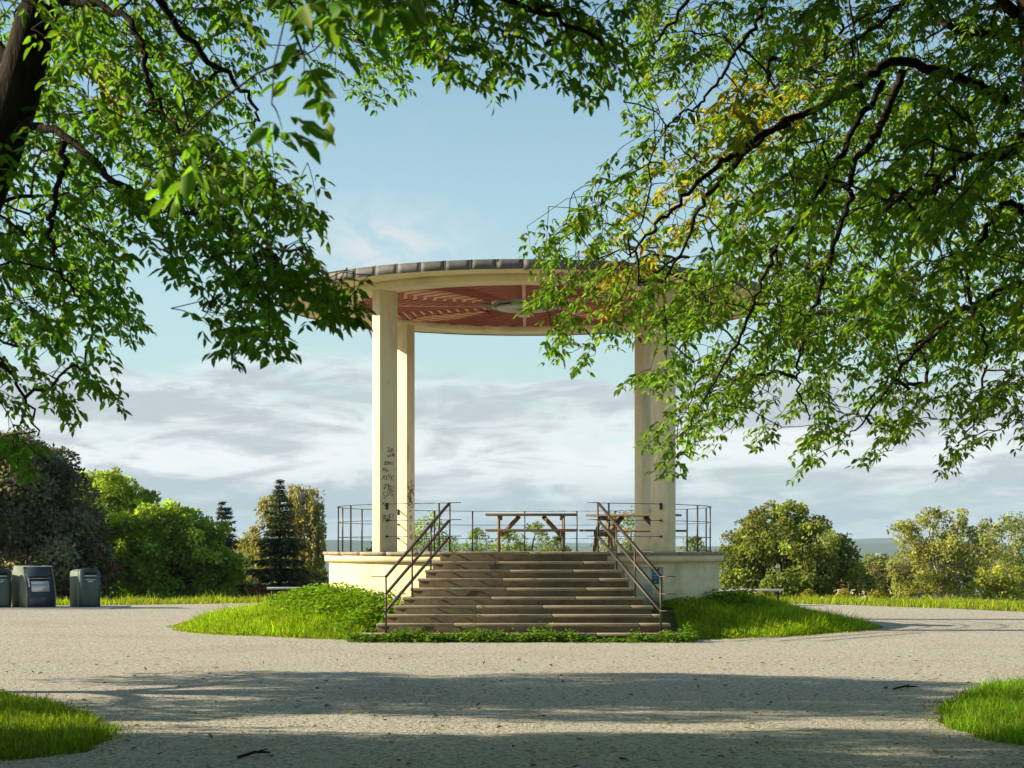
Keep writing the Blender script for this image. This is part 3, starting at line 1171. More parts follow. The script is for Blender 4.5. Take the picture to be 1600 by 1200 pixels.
bn = make_bench()
bn.location = ((1172 - VX) * 50.0 / F, 50.0, 0.0)
bn.rotation_euler.z = R(-6)
bn['label'] = 'backless pale bench right of the bandstand by the big round tree'
bn2 = copy_tree(bn)
bn2.location = ((468 - VX) * 51.5 / F, 51.5, 0.02)
bn2.rotation_euler.z = R(8)
bn2['label'] = 'backless bench mostly hidden behind the mound, below the spruce'

# ------------------------------------------------------------------ house behind the trees
hz = terrain_z(0, 150)
hx = (1392 - VX) * 150 / F
hs = thing('house', (hx, 150, float(hz)), 'house with red tiled roof and grey chimney glimpsed between the trees', 'house')
b = MB()
b.box((hx, 154, (hz + -1.6) / 2 + 0), (11, 8, -1.6 - hz))
b.build('wall', M['wall'], hs)
b = MB()
b.add([(hx - 5.8, 149.4, -1.8), (hx + 5.8, 149.4, -1.8), (hx + 5.8, 154, .35), (hx - 5.8, 154, .35), (hx - 5.8, 158.6, -1.8), (hx + 5.8, 158.6, -1.8)],
      [(0, 1, 2, 3), (3, 2, 5, 4), (0, 3, 4), (1, 5, 2), (0, 4, 5, 1)])
hroof = b.build('roof', M['brick'], hs)
for cx_ in (hx - .1, hx - 3.9):
    b = MB()
    b.box((cx_, 153.6, .35), (.80, .7, 1.5))
    b.box((cx_, 153.6, 1.13), (.92, .82, .1))
    b.build('chimney', M['chimney'], hroof)
for k in range(4):
    b = MB()
    b.box((hx - 4 + k * 2.6, 149.98, -4.0), (1.1, .06, 1.4))
    b.build('window', M['glass'], hs)


# ------------------------------------------------------------------ leaves
def unit(v):
    return v / np.maximum(np.linalg.norm(v, axis=-1, keepdims=True), 1e-9)


def leaves(P, D, Nn, L, W, six=True, fold=0.18):
    """Leaf blades from base P along D, broad across D x N, folded a little along the midrib."""
    n = len(P)
    D = unit(D)
    S = unit(np.cross(D, Nn))
    Nn = np.cross(S, D)
    L, W = L[:, None], W[:, None]
    if six:
        bend = -0.10
        v = [P,
             P + D * L * .30 + S * W * .46 + Nn * W * fold,
             P + D * L * .64 + S * W * .40 + Nn * W * fold * .6 + Nn * L * bend * .3,
             P + D * L + Nn * L * bend,
             P + D * L * .64 - S * W * .40 + Nn * W * fold * .6 + Nn * L * bend * .3,
             P + D * L * .30 - S * W * .46 + Nn * W * fold]
        V = np.stack(v, 1).reshape(-1, 3)
        i = np.arange(n)[:, None] * 6
        return V, [np.concatenate([i + np.array([0, 1, 2, 3]), i + np.array([0, 3, 4, 5])])], 6
    v = [P, P + D * L * .45 + S * W * .5 + Nn * W * fold, P + D * L, P + D * L * .45 - S * W * .5 + Nn * W * fold]
    V = np.stack(v, 1).reshape(-1, 3)
    i = np.arange(n)[:, None] * 4
    return V, [np.concatenate([i + np.array([0, 1, 2]), i + np.array([0, 2, 3])])], 4


def tints(n, base, var=0.25, hue=0.12, r=rng):
    base = np.asarray(base, float)
    v = np.exp(r.normal(0, var, (n, 1)))
    h = np.exp(r.normal(0, hue, (n, 1)))
    c = base[None] * v
    c[:, 0:1] *= h
    return np.clip(c, 0.004, 0.8)


def leafy(name, parent, P, D, Nn, L, W, colr, m, six=True, fold=.18):
    V, Fc, k = leaves(P, D, Nn, L, W, six, fold)
    return npmesh(name, V, Fc, m, parent, np.repeat(colr, k, 0))


# ------------------------------------------------------------------ far trees
def crown_points(lobes, per_m2, clump, r, bough=(.17, .38), fine=1.0):
    """Leaf positions on boughs that cover a set of ellipsoid lobes; returns points, outward normals, bough ids."""
    Ps, Ns, Cl = [], [], []
    cid = 0
    for (c, rad) in lobes:
        c, rad = np.asarray(c, float), np.asarray(rad, float)
        rm = rad.mean()
        nb = max(9, int(46 * min(1.6, max(.6, rm))))
        d = unit(r.normal(size=(nb, 3)) + np.array([0, 0, .15]))
        bc = c + d * rad * r.uniform(.58, 1.10, (nb, 1))
        br = rm * r.uniform(bough[0], bough[1], nb)
        for k in range(nb):
            deep = False
            for (c2, r2) in lobes:
                if c2 is not c and np.linalg.norm((bc[k] - c2) / r2) < .55:
                    deep = True
            if deep and r.random() < .8:
                continue
            m_ = max(10, int(per_m2 * 4 * math.pi * br[k] ** 2 * .75 * fine))
            v = unit(r.normal(size=(m_, 3)) + d[k] * .55 + np.array([0, 0, .35]))
            fr = np.where(r.random(m_) < .8, r.normal(1, .13, m_), r.uniform(.2, 1, m_))
            p = bc[k] + v * br[k] * fr[:, None] * np.array([1.08, 1.08, .82])
            Ps.append(p)
            Ns.append(v)
            Cl.append(np.full(m_, cid))
            cid += 1
    return np.concatenate(Ps), np.concatenate(Ns), np.concatenate(Cl)


def limb_tubes(b, base, tips, r0, r, seed_mid=.45, sides=6):
    base = np.asarray(base, float)
    for tip in tips:
        tip = np.asarray(tip, float)
        n = 7
        t = np.linspace(0, 1, n)[:, None]
        mid = base + (tip - base) * seed_mid + np.array([0, 0, .25 * np.linalg.norm(tip - base) * .6]) + r.normal(0, .08, 3) * np.linalg.norm(tip - base)
        P = (1 - t) ** 2 * base + 2 * t * (1 - t) * mid + t ** 2 * tip
        b.tube(P, np.linspace(r0, r0 * .25, n), sides)


def far_tree(name, label, cat, d, lobes_px, colr, leaf=.19, per=210, group=None, var=.28, seed=0, trunk_px=None, bark='bark',
             clump=14, hue=.10, ysq=.9, wfac=.62, droop=.25, warm=None, fine=.72):
    r = np.random.default_rng(seed + 100)
    lobes = []
    for q in lobes_px:
        x, y, rad = q[:3]
        dd = d + (q[3] if len(q) > 3 else r.uniform(-1, 1) * rad * d / F * .5)
        c = at(x, y, dd)
        rr = rad * dd / F
        lobes.append((c, np.array([rr, rr * 1.0, rr * ysq])))
    cx = np.mean([l[0][0] for l in lobes]) if trunk_px is None else (trunk_px - VX) * d / F
    gz = float(terrain_z(cx, d)) - .05
    t = thing(name, (cx, d, gz), label, cat, group)
    leaf *= .72
    P, Nn, C = crown_points(lobes, per, clump, r, fine=fine)
    ok = P[:, 2] > terrain_z(P[:, 0], P[:, 1]) + .05
    P, Nn, C = P[ok], Nn[ok], C[ok]
    n = len(P)
    D = unit(Nn * .5 + r.normal(size=(n, 3)) * .75 + np.array([0, 0, -droop]))
    up = unit(Nn * .8 + np.array([0, 0, .7]) + r.normal(size=(n, 3)) * .55)
    L = leaf * r.uniform(.65, 1.3, n)
    col = tints(n, colr, var * .6, hue, r)
    cv = np.exp(r.normal(0, var * 1.1, C.max() + 1))
    col *= cv[C][:, None] * 1.95
    if warm is not None:
        wm = (r.random(C.max() + 1)[C] < warm[1] * 1.6) & (r.random(n) < .55)
        col[wm] = tints(int(wm.sum()), warm[0], .2, .1, r)
    leafy('crown', t, P, D, up, L, L * wfac, col, M['leaf_far'], six=False)
    b = MB()
    top = np.mean([l[0] for l in lobes], 0)
    base = np.array([cx, d, gz])
    fork = base + (top - base) * .4
    rad0 = max(.05, .05 * (top[2] - gz))
    n_ = 6
    tt = np.linspace(0, 1, n_)[:, None]
    b.tube(base + (fork - base) * tt + np.concatenate([r.normal(0, .03, (n_, 2)), np.zeros((n_, 1))], 1), np.linspace(rad0 * 1.25, rad0 * .8, n_), 8)
    limb_tubes(b, fork, [l[0] - (l[0] - fork) * .05 for l in lobes], rad0 * .6, r)
    b.build('trunk', M[bark], t, smooth=True, fix=False)
    return t


G_BRIGHT = (0.150, 0.225, 0.032)
G_MID = (0.060, 0.105, 0.022)
G_OLIVE = (0.16, 0.175, 0.052)
G_DARK = (0.026, 0.034, 0.024)
BG = 'trees beyond the gravel court'
far_tree('copper_maple', 'dark copper leaved tree behind the litter bins', 'tree', 58,
         [(60, 790, 82), (20, 765, 75), (95, 812, 55), (60, 880, 95), (118, 890, 52), (0, 850, 90), (40, 735, 42), (-60, 800, 100), (142, 925, 32), (78, 748, 30)],
         (0.085, 0.092, 0.070), .20, 190, BG, .3, 1, warm=((0.17, .105, .055), .10))
far_tree('maple_tree', 'bright green tree rising just right of the dark copper tree', 'tree', 68,
         [(165, 788, 44), (146, 768, 30), (208, 802, 42), (190, 860, 60), (182, 760, 24), (215, 780, 20)], (0.20, 0.27, 0.035), .20, 190, BG, .25, 2)
far_tree('maple_tree', 'broad bright green spreading tree left of the small spruce', 'tree', 61,
         [(215, 850, 50), (255, 835, 42), (300, 848, 42), (240, 895, 62), (310, 900, 58), (185, 905, 40), (345, 895, 36), (262, 808, 20), (300, 812, 18), (330, 835, 24), (228, 812, 20)],
         G_BRIGHT, .21, 200, BG, .28, 3)
far_tree('birch_tree', 'small yellowish birch in the gap between the two spruces', 'tree', 74,
         [(376, 868, 24), (388, 895, 28), (365, 905, 28), (395, 850, 18)], G_OLIVE, .17, 190, BG, .25, 4)
far_tree('round_maple', 'large rounded green tree right of the bandstand behind the bench', 'tree', 58,
         [(1215, 838, 48), (1178, 862, 48), (1262, 862, 52), (1146, 886, 30), (1210, 892, 66), (1290, 892, 50), (1322, 912, 34), (1236, 806, 24), (1205, 810, 22), (1160, 915, 36), (1250, 925, 40)],
         (0.12, 0.155, 0.036), .18, 220, BG, .28, 5, warm=((0.21, .19, .05), .13))
far_tree('birch_tree', 'loose olive birch with pale stems, tallest at the right', 'tree', 60,
         [(1448, 842, 36), (1486, 816, 24), (1520, 862, 42), (1430, 892, 42), (1490, 902, 50), (1412, 832, 18), (1455, 808, 16), (1540, 835, 22), (1470, 870, 38)],
         G_OLIVE, .15, 170, BG, .28, 6, bark='bark_pale', clump=10, droop=.6)
far_tree('birch_tree', 'thin airy birch at the right edge of the picture', 'tree', 63,
         [(1572, 850, 36), (1602, 832, 32), (1562, 905, 40), (1605, 890, 46), (1585, 815, 18)], (0.15, .18, .06), .14, 130, BG, .28, 7, bark='bark_pale', clump=9, droop=.6)
far_tree('leafy_shrub', 'yellow green bush low at the right edge below the thin birch', 'shrub', 57.5,
         [(1592, 912, 26), (1552, 905, 22), (1530, 925, 18), (1565, 925, 22)], (0.18, .21, .04), .2, 200, 'shrubs along the verge', .25, 8)
far_tree('leafy_shrub', 'olive bushy tree in front of the red roofed house', 'shrub', 76,
         [(1362, 888, 24), (1345, 905, 24), (1378, 912, 26), (1372, 882, 14)], (0.13, .15, .05), .17, 180, 'shrubs along the verge', .25, 9)
far_tree('leafy_shrub', 'dark shady bush between the rounded tree and the olive birch', 'shrub', 63,
         [(1400, 918, 28), (1375, 925, 22), (1418, 905, 20)], (0.04, .052, .02), .18, 190, 'shrubs along the verge', .25, 10)
far_tree('leafy_shrub', 'dark green bush under the thin spruce', 'shrub', 66, [(352, 925, 26), (380, 930, 22), (330, 935, 20)], (0.035, .052, .02), .2, 180, 'shrubs along the verge', .25, 11)
far_tree('red_shrub', 'dull red bush at the foot of the big spruce', 'shrub', 57, [(405, 928, 14), (422, 932, 12), (390, 935, 10)], (0.06, .03, .022), .15, 200, 'shrubs along the verge', .25, 12)
far_tree('leafy_shrub', 'green bush between the birch and the bandstand wall', 'shrub', 62, [(492, 915, 24), (515, 920, 20), (470, 925, 20)], (0.06, .085, .025), .17, 180, 'shrubs along the verge', .25, 13)
young = [('young_tree', 'young yellow green tree seen behind the left handrail', 670, 838, 30, 64, (0.10, .14, .03)),
         ('young_tree', 'low young tree left of the picnic table legs', 742, 850, 20, 63, (0.08, .12, .035)),
         ('young_tree', 'young tree seen through the middle of the picnic table', 832, 848, 26, 65, (0.085, .115, .035)),
         ('young_tree', 'young tree seen between bench and floor at left table leg', 792, 852, 20, 62, (0.10, .13, .03)),
         ('young_tree', 'small bluish green young tree by the right table leg', 868, 855, 15, 66, (0.06, .09, .04)),
         ('young_tree', 'small plant top above the coping left of the left front pillar', 590, 856, 12, 60, (0.07, .10, .03)),
         ('young_tree', 'full leafy tree seen behind the sunlit picnic table', 985, 836, 38, 64, (0.09, .115, .03)),
         ('young_tree', 'small tree top above the coping right of the right front pillar', 1084, 858, 16, 62, (0.06, .085, .03))]
for i, (nm, lb, x, y, rr, d, c) in enumerate(young):
    rr_ = random.Random(i)
    lob = [(x, y, rr), (x - rr * .8, y + rr * .8, rr * .8), (x + rr * .8, y + rr * .7, rr * .85), (x, y + rr * 1.7, rr * 1.1), (x + rr * .2, y - rr * .75, rr * .45)]
    far_tree(nm, lb, 'young tree', d, lob, tuple(1.4 * v for v in c), .13, 110, 'young trees beyond the bandstand', .28, 20 + i, clump=8, droop=.1)
sap = [(1192, 932, 'leftmost of the yellowish saplings under the rounded tree, by the bench'), (1262, 934, 'yellowish sapling under the middle of the rounded tree'),
       (1318, 934, 'yellowish sapling at the right foot of the rounded tree'), (1373, 930, 'tallest yellowish sapling on the verge, below the red roof')]
for i, (x, y, lb) in enumerate(sap):
    far_tree('sapling', lb, 'sapling', 56.2, [(x, y, 9), (x - 9, y + 5, 8), (x + 9, y + 4, 8), (x + 2, y - 7, 5)], (0.17, .17, .035), .12, 260, 'yellowish saplings on the verge', .2, 40 + i, clump=8)


def spruce(name, label, d, px, ytop, ybase, hw, colr, seed, twin=None):
    r = np.random.default_rng(seed)
    tip = at(px, ytop, d)
    bz = float(terrain_z(tip[0], d)) - .05
    t = thing(name, (tip[0], d, bz), label, 'spruce', BG)
    Ht = tip[2] - bz
    b = MB()
    b.tube([(tip[0], d, bz), (tip[0], d, bz + Ht * .5), (tip[0], d, tip[2] + .1)], [Ht * .022, Ht * .012, .008], 7)
    P, D, U, L = [], [], [], []
    stems = [(tip[0], tip[2])] + ([(tip[0] + twin[0] * d / F, tip[2] - twin[1] * d / F)] if twin else [])
    for si, (sx, sz) in enumerate(stems):
        h = sz
        z_end = bz + .25 if si == 0 else sz - Ht * .3
        while h > z_end:
            f = (sz - h) / (sz - bz)
            Rr = hw * d / F * (f ** .98) * r.uniform(.8, 1.15) + .06
            nb = int(5 + 7 * f)
            a_off = r.uniform(0, 6.28)
            for k in range(nb):
                a = a_off + k * 6.283 / nb + r.normal(0, .15)
                rb = Rr * r.uniform(.72, 1.1)
                dirv = np.array([math.cos(a), math.sin(a), 0])
                ns = max(3, int(rb / .09))
                s = np.linspace(.08, 1, ns)
                up = (.30 * (1 - f) - .22)          # young shoots rise, old limbs droop
                z = h + rb * (up * s - .10 * s * (1 - f) + .10 * s ** 3) + r.normal(0, .015, ns)
                pts = np.stack([sx + dirv[0] * rb * s, d + dirv[1] * rb * s, z], 1)
                if si == 0 and k % 2 == 0 and rb > .3:
                    b.tube(pts[[0, ns // 2, ns - 1]], [.018, .012, .004], 4, cap=False)
                sidev = np.array([-dirv[1], dirv[0], 0])
                for j in range(ns):
                    m_ = 9
                    sd = r.uniform(-1, 1, m_)[:, None]
                    dd = unit(dirv * r.uniform(.3, 1, (m_, 1)) + sidev * sd * .9 + np.array([0, 0, 1]) * r.uniform(-.75, .15, (m_, 1)))
                    P.append(np.repeat(pts[j:j + 1], m_, 0) + r.normal(0, .03, (m_, 3)))
                    D.append(dd)
                    U.append(np.tile(np.array([0, 0, 1.0]), (m_, 1)) + r.normal(0, .4, (m_, 3)))
                    L.append(r.uniform(.14, .30, m_) * (.55 + .6 * min(1, f * 2)))
            h -= r.uniform(.15, .23) * (1 + .9 * f) * (Ht / 5.0)
    P, D, U, L = map(np.concatenate, (P, D, U, L))
    ok = P[:, 2] > terrain_z(P[:, 0], P[:, 1])
    P, D, U, L = P[ok], D[ok], U[ok], L[ok]
    leafy('crown', t, P, D, U, L, L * .30, tints(len(P), colr, .28, .15, r), M['needle'], six=False, fold=.1)
    b.build('trunk', M['bark'], t, smooth=True, fix=False)
    return t


spruce('spruce_tree', 'big dark spruce in front of the weeping birch', 60, 437, 752, 925, 60, (0.065, 0.088, 0.030), 5)
spruce('spruce_tree', 'thin spruce with a twin tip beside the broad green tree', 69, 347, 786, 945, 44, (0.045, 0.075, 0.035), 6, twin=(9, 9))


def weeping(name, label, d, strands_px, colr, seed, leaf=.12):
    r = np.random.default_rng(seed)
    cx = (470 - VX) * d / F
    gz = float(terrain_z(cx, d)) - .05
    t = thing(name, (cx, d, gz), label, 'birch tree', BG)
    P, D = [], []
    b = MB()
    top = at(462, 790, d)
    b.tube([(cx, d, gz), (cx - .1, d, gz + 2), tuple(top)], [.14, .11, .05], 8)
    for (x, y, ln, rad) in strands_px:
        for k in range(int(26 * rad / 12)):
            c = at(x + r.normal(0, rad * .55), y + abs(r.normal(0, rad * .3)), d + r.normal(0, rad * d / F * .9))
            if k % 5 == 0:
                b.tube([tuple(top + (c - top) * .1), tuple(top + (c - top) * .6 + np.array([0, 0, .25])), tuple(c)], [.03, .02, .006], 4, cap=False)
            ll = ln * d / F * r.uniform(.5, 1.1)
            n = int(ll / .035)
            s = np.linspace(0, 1, n)
            sway = r.normal(0, .05, 2)
            pts = np.stack([c[0] + sway[0] * s + .03 * np.sin(7 * s + k), c[1] + sway[1] * s, c[2] - ll * s], 1) + r.normal(0, .03, (n, 3))
            P.append(pts)
            D.append(unit(r.normal(size=(n, 3)) * .5 + np.array([0, 0, -1])))
    P, D = np.concatenate(P), np.concatenate(D)
    ok = P[:, 2] > terrain_z(P[:, 0], P[:, 1])
    P, D = P[ok], D[ok]
    n = len(P)
    L = leaf * r.uniform(.6, 1.3, n)
    leafy('crown', t, P, D, unit(r.normal(size=(n, 3))), L, L * .6, tints(n, colr, .28, .12, r), M['leaf_far'], six=False)
    b.build('trunk', M['bark_pale'], t, smooth=True, fix=False)
    return t


weeping('weeping_birch', 'tall weeping birch with hanging twigs behind the big spruce', 66,
        [(424, 772, 50, 9), (462, 756, 60, 12), (485, 762, 70, 12), (498, 785, 80, 10), (470, 790, 90, 16), (412, 778, 40, 8), (495, 820, 80, 12),
         (480, 840, 70, 16), (500, 850, 60, 9), (445, 800, 70, 16), (408, 850, 50, 10), (400, 820, 40, 8), (470, 870, 50, 16), (440, 860, 60, 16)],
        (0.30, 0.30, 0.12), 3)


# ------------------------------------------------------------------ grass, weeds, litter
def blades(P, h, w, colr, r, lean=.35):
    n = len(P)
    a = r.uniform(0, 6.283, n)
    side = np.stack([np.cos(a), np.sin(a), np.zeros(n)], 1)
    ln = r.normal(0, lean, (n, 2)) * h[:, None]
    tip = P + np.stack([ln[:, 0], ln[:, 1], h], 1)
    mid = P + np.stack([ln[:, 0] * .35, ln[:, 1] * .35, h * .55], 1)
    V = np.stack([P - side * w[:, None] * .5, P + side * w[:, None] * .5, mid + side * w[:, None] * .38, tip, mid - side * w[:, None] * .38], 1).reshape(-1, 3)
    i = np.arange(n)[:, None] * 5
    return V, [i + np.array([2, 3, 4]), i + np.array([0, 1, 2, 4])], np.repeat(colr, 5, 0)


def grass(name, P, h0, w0, base, r, lean=.35, dry=None, fringe=None):
    n = len(P)
    if fringe is not None:
        h0 = h0 * np.where(fringe, .55, 1.0)
        dry = np.where(fringe, .5, dry)
    # tufts: height and colour wander over the lawn
    f = np.sin(P[:, 0] * 2.1 + 1.3 * np.sin(P[:, 1] * 1.1)) * np.sin(P[:, 1] * 1.7 + P[:, 0] * .6)
    f2 = np.sin(P[:, 0] * 6.3 + P[:, 1] * 2.0) * np.sin(P[:, 1] * 5.1 - P[:, 0] * 1.7)
    h = h0 * np.exp(r.normal(0, .30, n)) * (1 + .22 * f + .18 * f2)
    c = tints(n, base, .33, .16, r)
    c *= (1 + .16 * f + .16 * f2)[:, None]
    if dry is not None:
        dm = r.random(n) < dry
        c[dm] = tints(int(dm.sum()), (0.22, .19, .07), .2, .1, r)
    V, Fc, C = blades(P, h, w0 * r.uniform(.6, 1.4, n), c, r, lean)
    o = npmesh(name, V, Fc, M['grass'], None, C)
    return tag(o, kind='stuff')


r = np.random.default_rng(21)
# mound grass
n = 150000
a = r.uniform(-math.pi, math.pi, n)
rr = np.sqrt(r.uniform(4.0 ** 2, (MR + .12) ** 2, n))
x, y = CX + rr * np.sin(a), CY - rr * np.cos(a)
ed = mound_edge(a)
ok = (rr < ed + r.normal(0, .06, n)) & ((y < CY + 2.2) | (r.random(n) < .3))
for k in range(10):      # not through the steps
    ok &= ~((np.abs(x - CX) < step_hw[k] + .02) & (y > 30.42 + .31 * k))
x, y, a, rr, ed = x[ok], y[ok], a[ok], rr[ok], ed[ok]
z = mound_z(rr, a)
P = np.stack([x, y, z], 1)
edge = np.clip((ed - rr) / .5, 0.25, 1)
o = grass('mound_grass', P, 0.115 * edge * (1 + .35 * np.sin(a * 7) * np.sin(rr * 2.2)), 0.016, (0.27, 0.40, 0.014), r, .38, dry=.06, fringe=(ed - rr) < .16)
tag(o, 'bright green rough grass covering the mound round the bandstand', 'grass')

# front lawns at both sides of the way in, and the verge
def lawn_points(n, x0, x1, y0, y1, r):
    x, y = r.uniform(x0, x1, n), r.uniform(y0, y1, n)
    jx, jy = r.normal(0, .15, (2, n)) * (r.random(n) < .55) + r.normal(0, .05, (2, n))
    ok = ~inside(x + jx, y + jy, court_s)
    x, y = x[ok], y[ok]
    return np.stack([x, y, np.minimum(terrain_z(x, y), 0) - .02], 1)


P = lawn_points(105000, -8.2, -3.1, 12.9, 21.5, r)
fr_ = inside(P[:, 0], P[:, 1], court_s) | (r.random(len(P)) < .02)
P[:, 2] += .05 * smooth((np.abs(P[:, 0]) - 3.4) / 1.5)
o = grass('lawn_grass', P, 0.066, 0.009, (0.17, 0.27, 0.014), r, .45, dry=.12, fringe=fr_)
tag(o, 'grass of the corner lawn at the lower left of the picture', 'grass')
P = lawn_points(105000, 3.4, 8.6, 13.1, 23.5, r)
fr_ = inside(P[:, 0], P[:, 1], court_s) | (r.random(len(P)) < .02)
P[:, 2] += .05 * smooth((np.abs(P[:, 0]) - 3.7) / 1.5)
o = grass('lawn_grass', P, 0.080, 0.009, (0.15, 0.28, 0.014), r, .42, dry=.07, fringe=fr_)
tag(o, 'grass of the corner lawn at the lower right of the picture', 'grass')
P = np.concatenate([lawn_points(60000, -22, 22, 43, 57.5, r), lawn_points(30000, -20, 22, 50, 56.5, r)])
o = grass('verge_grass', P, 0.14, 0.022, (0.29, 0.37, 0.025), r, .35, dry=.15)
tag(o, 'grass verge along the far edge of the gravel court', 'grass')


def weeds(name, P, size, base, r, hh, label):
    """Broad leaved ground cover: rosettes of small leaves on short stems."""
    n = len(P)
    k = 9
    Pq = np.repeat(P, k, 0) + np.stack([r.normal(0, size * .9, n * k), r.normal(0, size * .9, n * k), r.uniform(.02, 1, n * k) * np.repeat(hh, k)], 1)
    D = unit(np.stack([r.normal(size=n * k), r.normal(size=n * k), r.uniform(-.3, .5, n * k)], 1))
    U = np.stack([r.normal(0, .4, n * k), r.normal(0, .4, n * k), np.ones(n * k)], 1)
    L = size * r.uniform(.6, 1.3, n * k)
    return leafy(name, None, Pq, D, U, L, L * .75, tints(n * k, base, .25, .1, r), M['grass'], six=True)


n = 1100
x = r.uniform(CX - 2.95, CX + 2.9, n)
y = 30.43 - np.abs(r.normal(0, .16, n))
hh = .13 * np.exp(r.normal(0, .3, n)) * (1 + .3 * np.sin(x * 5.3))
hh *= np.where((x > 1.05) & (x < 1.75), .25, 1)
o = weeds('ground_cover', np.stack([x, y, np.zeros(n)], 1), .055, (0.15, .27, .03), r, hh, '')
tag(o, 'low leafy weeds growing along the foot of the bottom step', 'weeds', kind='stuff')
# lush weeds against the drum on the left and a smaller tuft at the right
parts = []
for (ac, rc, sa, sr, nn, top) in ((-58, 4.7, 12, .35, 900, .34), (-42, 5.0, 9, .40, 700, .30), (-75, 4.6, 8, .3, 350, .30), (-31, 5.6, 4, .5, 350, .22), (66, 4.55, 7, .25, 450, .32), (47, 4.4, 9, .15, 250, .18)):
    a = np.radians(r.normal(ac, sa, nn))
    rr = np.maximum(4.12, r.normal(rc, sr, nn))
    q = np.stack([CX + rr * np.sin(a), CY - rr * np.cos(a), mound_z(rr, a)], 1)
    w = np.exp(-((np.degrees(a) - ac) / (sa * 1.3)) ** 2)
    parts.append(np.concatenate([q, (top * w * r.uniform(.5, 1.1, nn))[:, None]], 1))
q = np.concatenate(parts)
ok = ~((np.abs(q[:, 0] - CX) < 2.2) & (q[:, 1] > 31.3))
q = q[ok]
o = weeds('weed_patch', q[:, :3], .075, (0.19, .34, .022), r, q[:, 3] + .03, '')
tag(o, 'lush broad leaved weeds heaped against the platform wall', 'weeds', kind='stuff')

# fallen leaves
n = 420
y = 12.2 + 14 * r.random(n) ** 1.3
x = r.uniform(-1, 1, n) * (y * .31)
ok = inside(x, y, court_s)
x, y = x[ok], y[ok]
n = len(x)
P = np.stack([x, y, np.full(n, .008)], 1)
D = unit(np.stack([r.normal(size=n), r.normal(size=n), r.uniform(0, .35, n)], 1))
L = r.uniform(.035, .085, n)
V, Fc, k = leaves(P, D, np.tile([0., 0, 1], (n, 1)) + r.normal(0, .25, (n, 3)), L, L * .5, True, .3)
colr = tints(n, (0.42, .30, .07), .3, .15, r)
br = r.random(n) < .35
colr[br] = tints(int(br.sum()), (0.14, .09, .045), .3, .1, r)
o = npmesh('fallen_leaves', V, Fc, M['litter'], None, np.repeat(colr, k, 0))
tag(o, 'yellow and brown leaves scattered over the shaded gravel', 'fallen leaves', kind='stuff')
# coarse stones lying loose on the gravel
n = 15000
y = 12.3 + 34 * r.random(n) ** 1.7
x = r.uniform(-1, 1, n) * (y * .31)
ok = inside(x, y, court_s) & (np.hypot(x - CX, y - CY) > MR + .3)
x, y = x[ok], y[ok]
n = len(x)
base8 = np.array([(1, 0, 0), (.3, .9, 0), (-.8, .6, 0), (-.8, -.6, 0), (.3, -.9, 0), (0.1, 0.05, .75)])
sz = r.uniform(.005, .012, n) * (1 + (y - 12) * .02)
V = base8[None] * sz[:, None, None] * r.uniform(.7, 1.3, (n, 6, 1)) + np.stack([x, y, np.full(n, .001)], 1)[:, None]
i = np.arange(n)[:, None] * 6
Fc = np.concatenate([i + np.array([k, (k + 1) % 5, 5]) for k in range(5)])
M['stone'] = mat('loose_stone', (0.40, 0.38, 0.34), .9, .6, 3.0)
o = npmesh('gravel', V.reshape(-1, 3), [Fc], M['stone'])
tag(o, 'small loose stones on the gravel court', 'gravel', kind='stuff')
for (px0, py0, px1, py1, lb) in ((372, 1186, 422, 1178, 'dark forked twig lying on the gravel at the lower left'), (1396, 1078, 1434, 1075, 'dark straight stick lying on the gravel near the right lawn')):
    d0, d1 = EYE * F / (py0 - VY), EYE * F / (py1 - VY)
    p0, p1 = at(px0, py0, d0), at(px1, py1, d1)
    t = thing('fallen_stick', (*p0[:2], 0), lb, 'stick')
    b = MB()
    mid = (p0 + p1) / 2 + np.array([0, .03, .02])
    b.tube([p0 + (0, 0, .012), mid + (0, 0, .01), p1 + (0, 0, .014)], [.011, .013, .007], 6)
    b.tube([mid + (0, 0, .01), mid + np.array([.08, .12, .02])], [.008, .004], 5)
    b.build('stem', M['bark'], t)


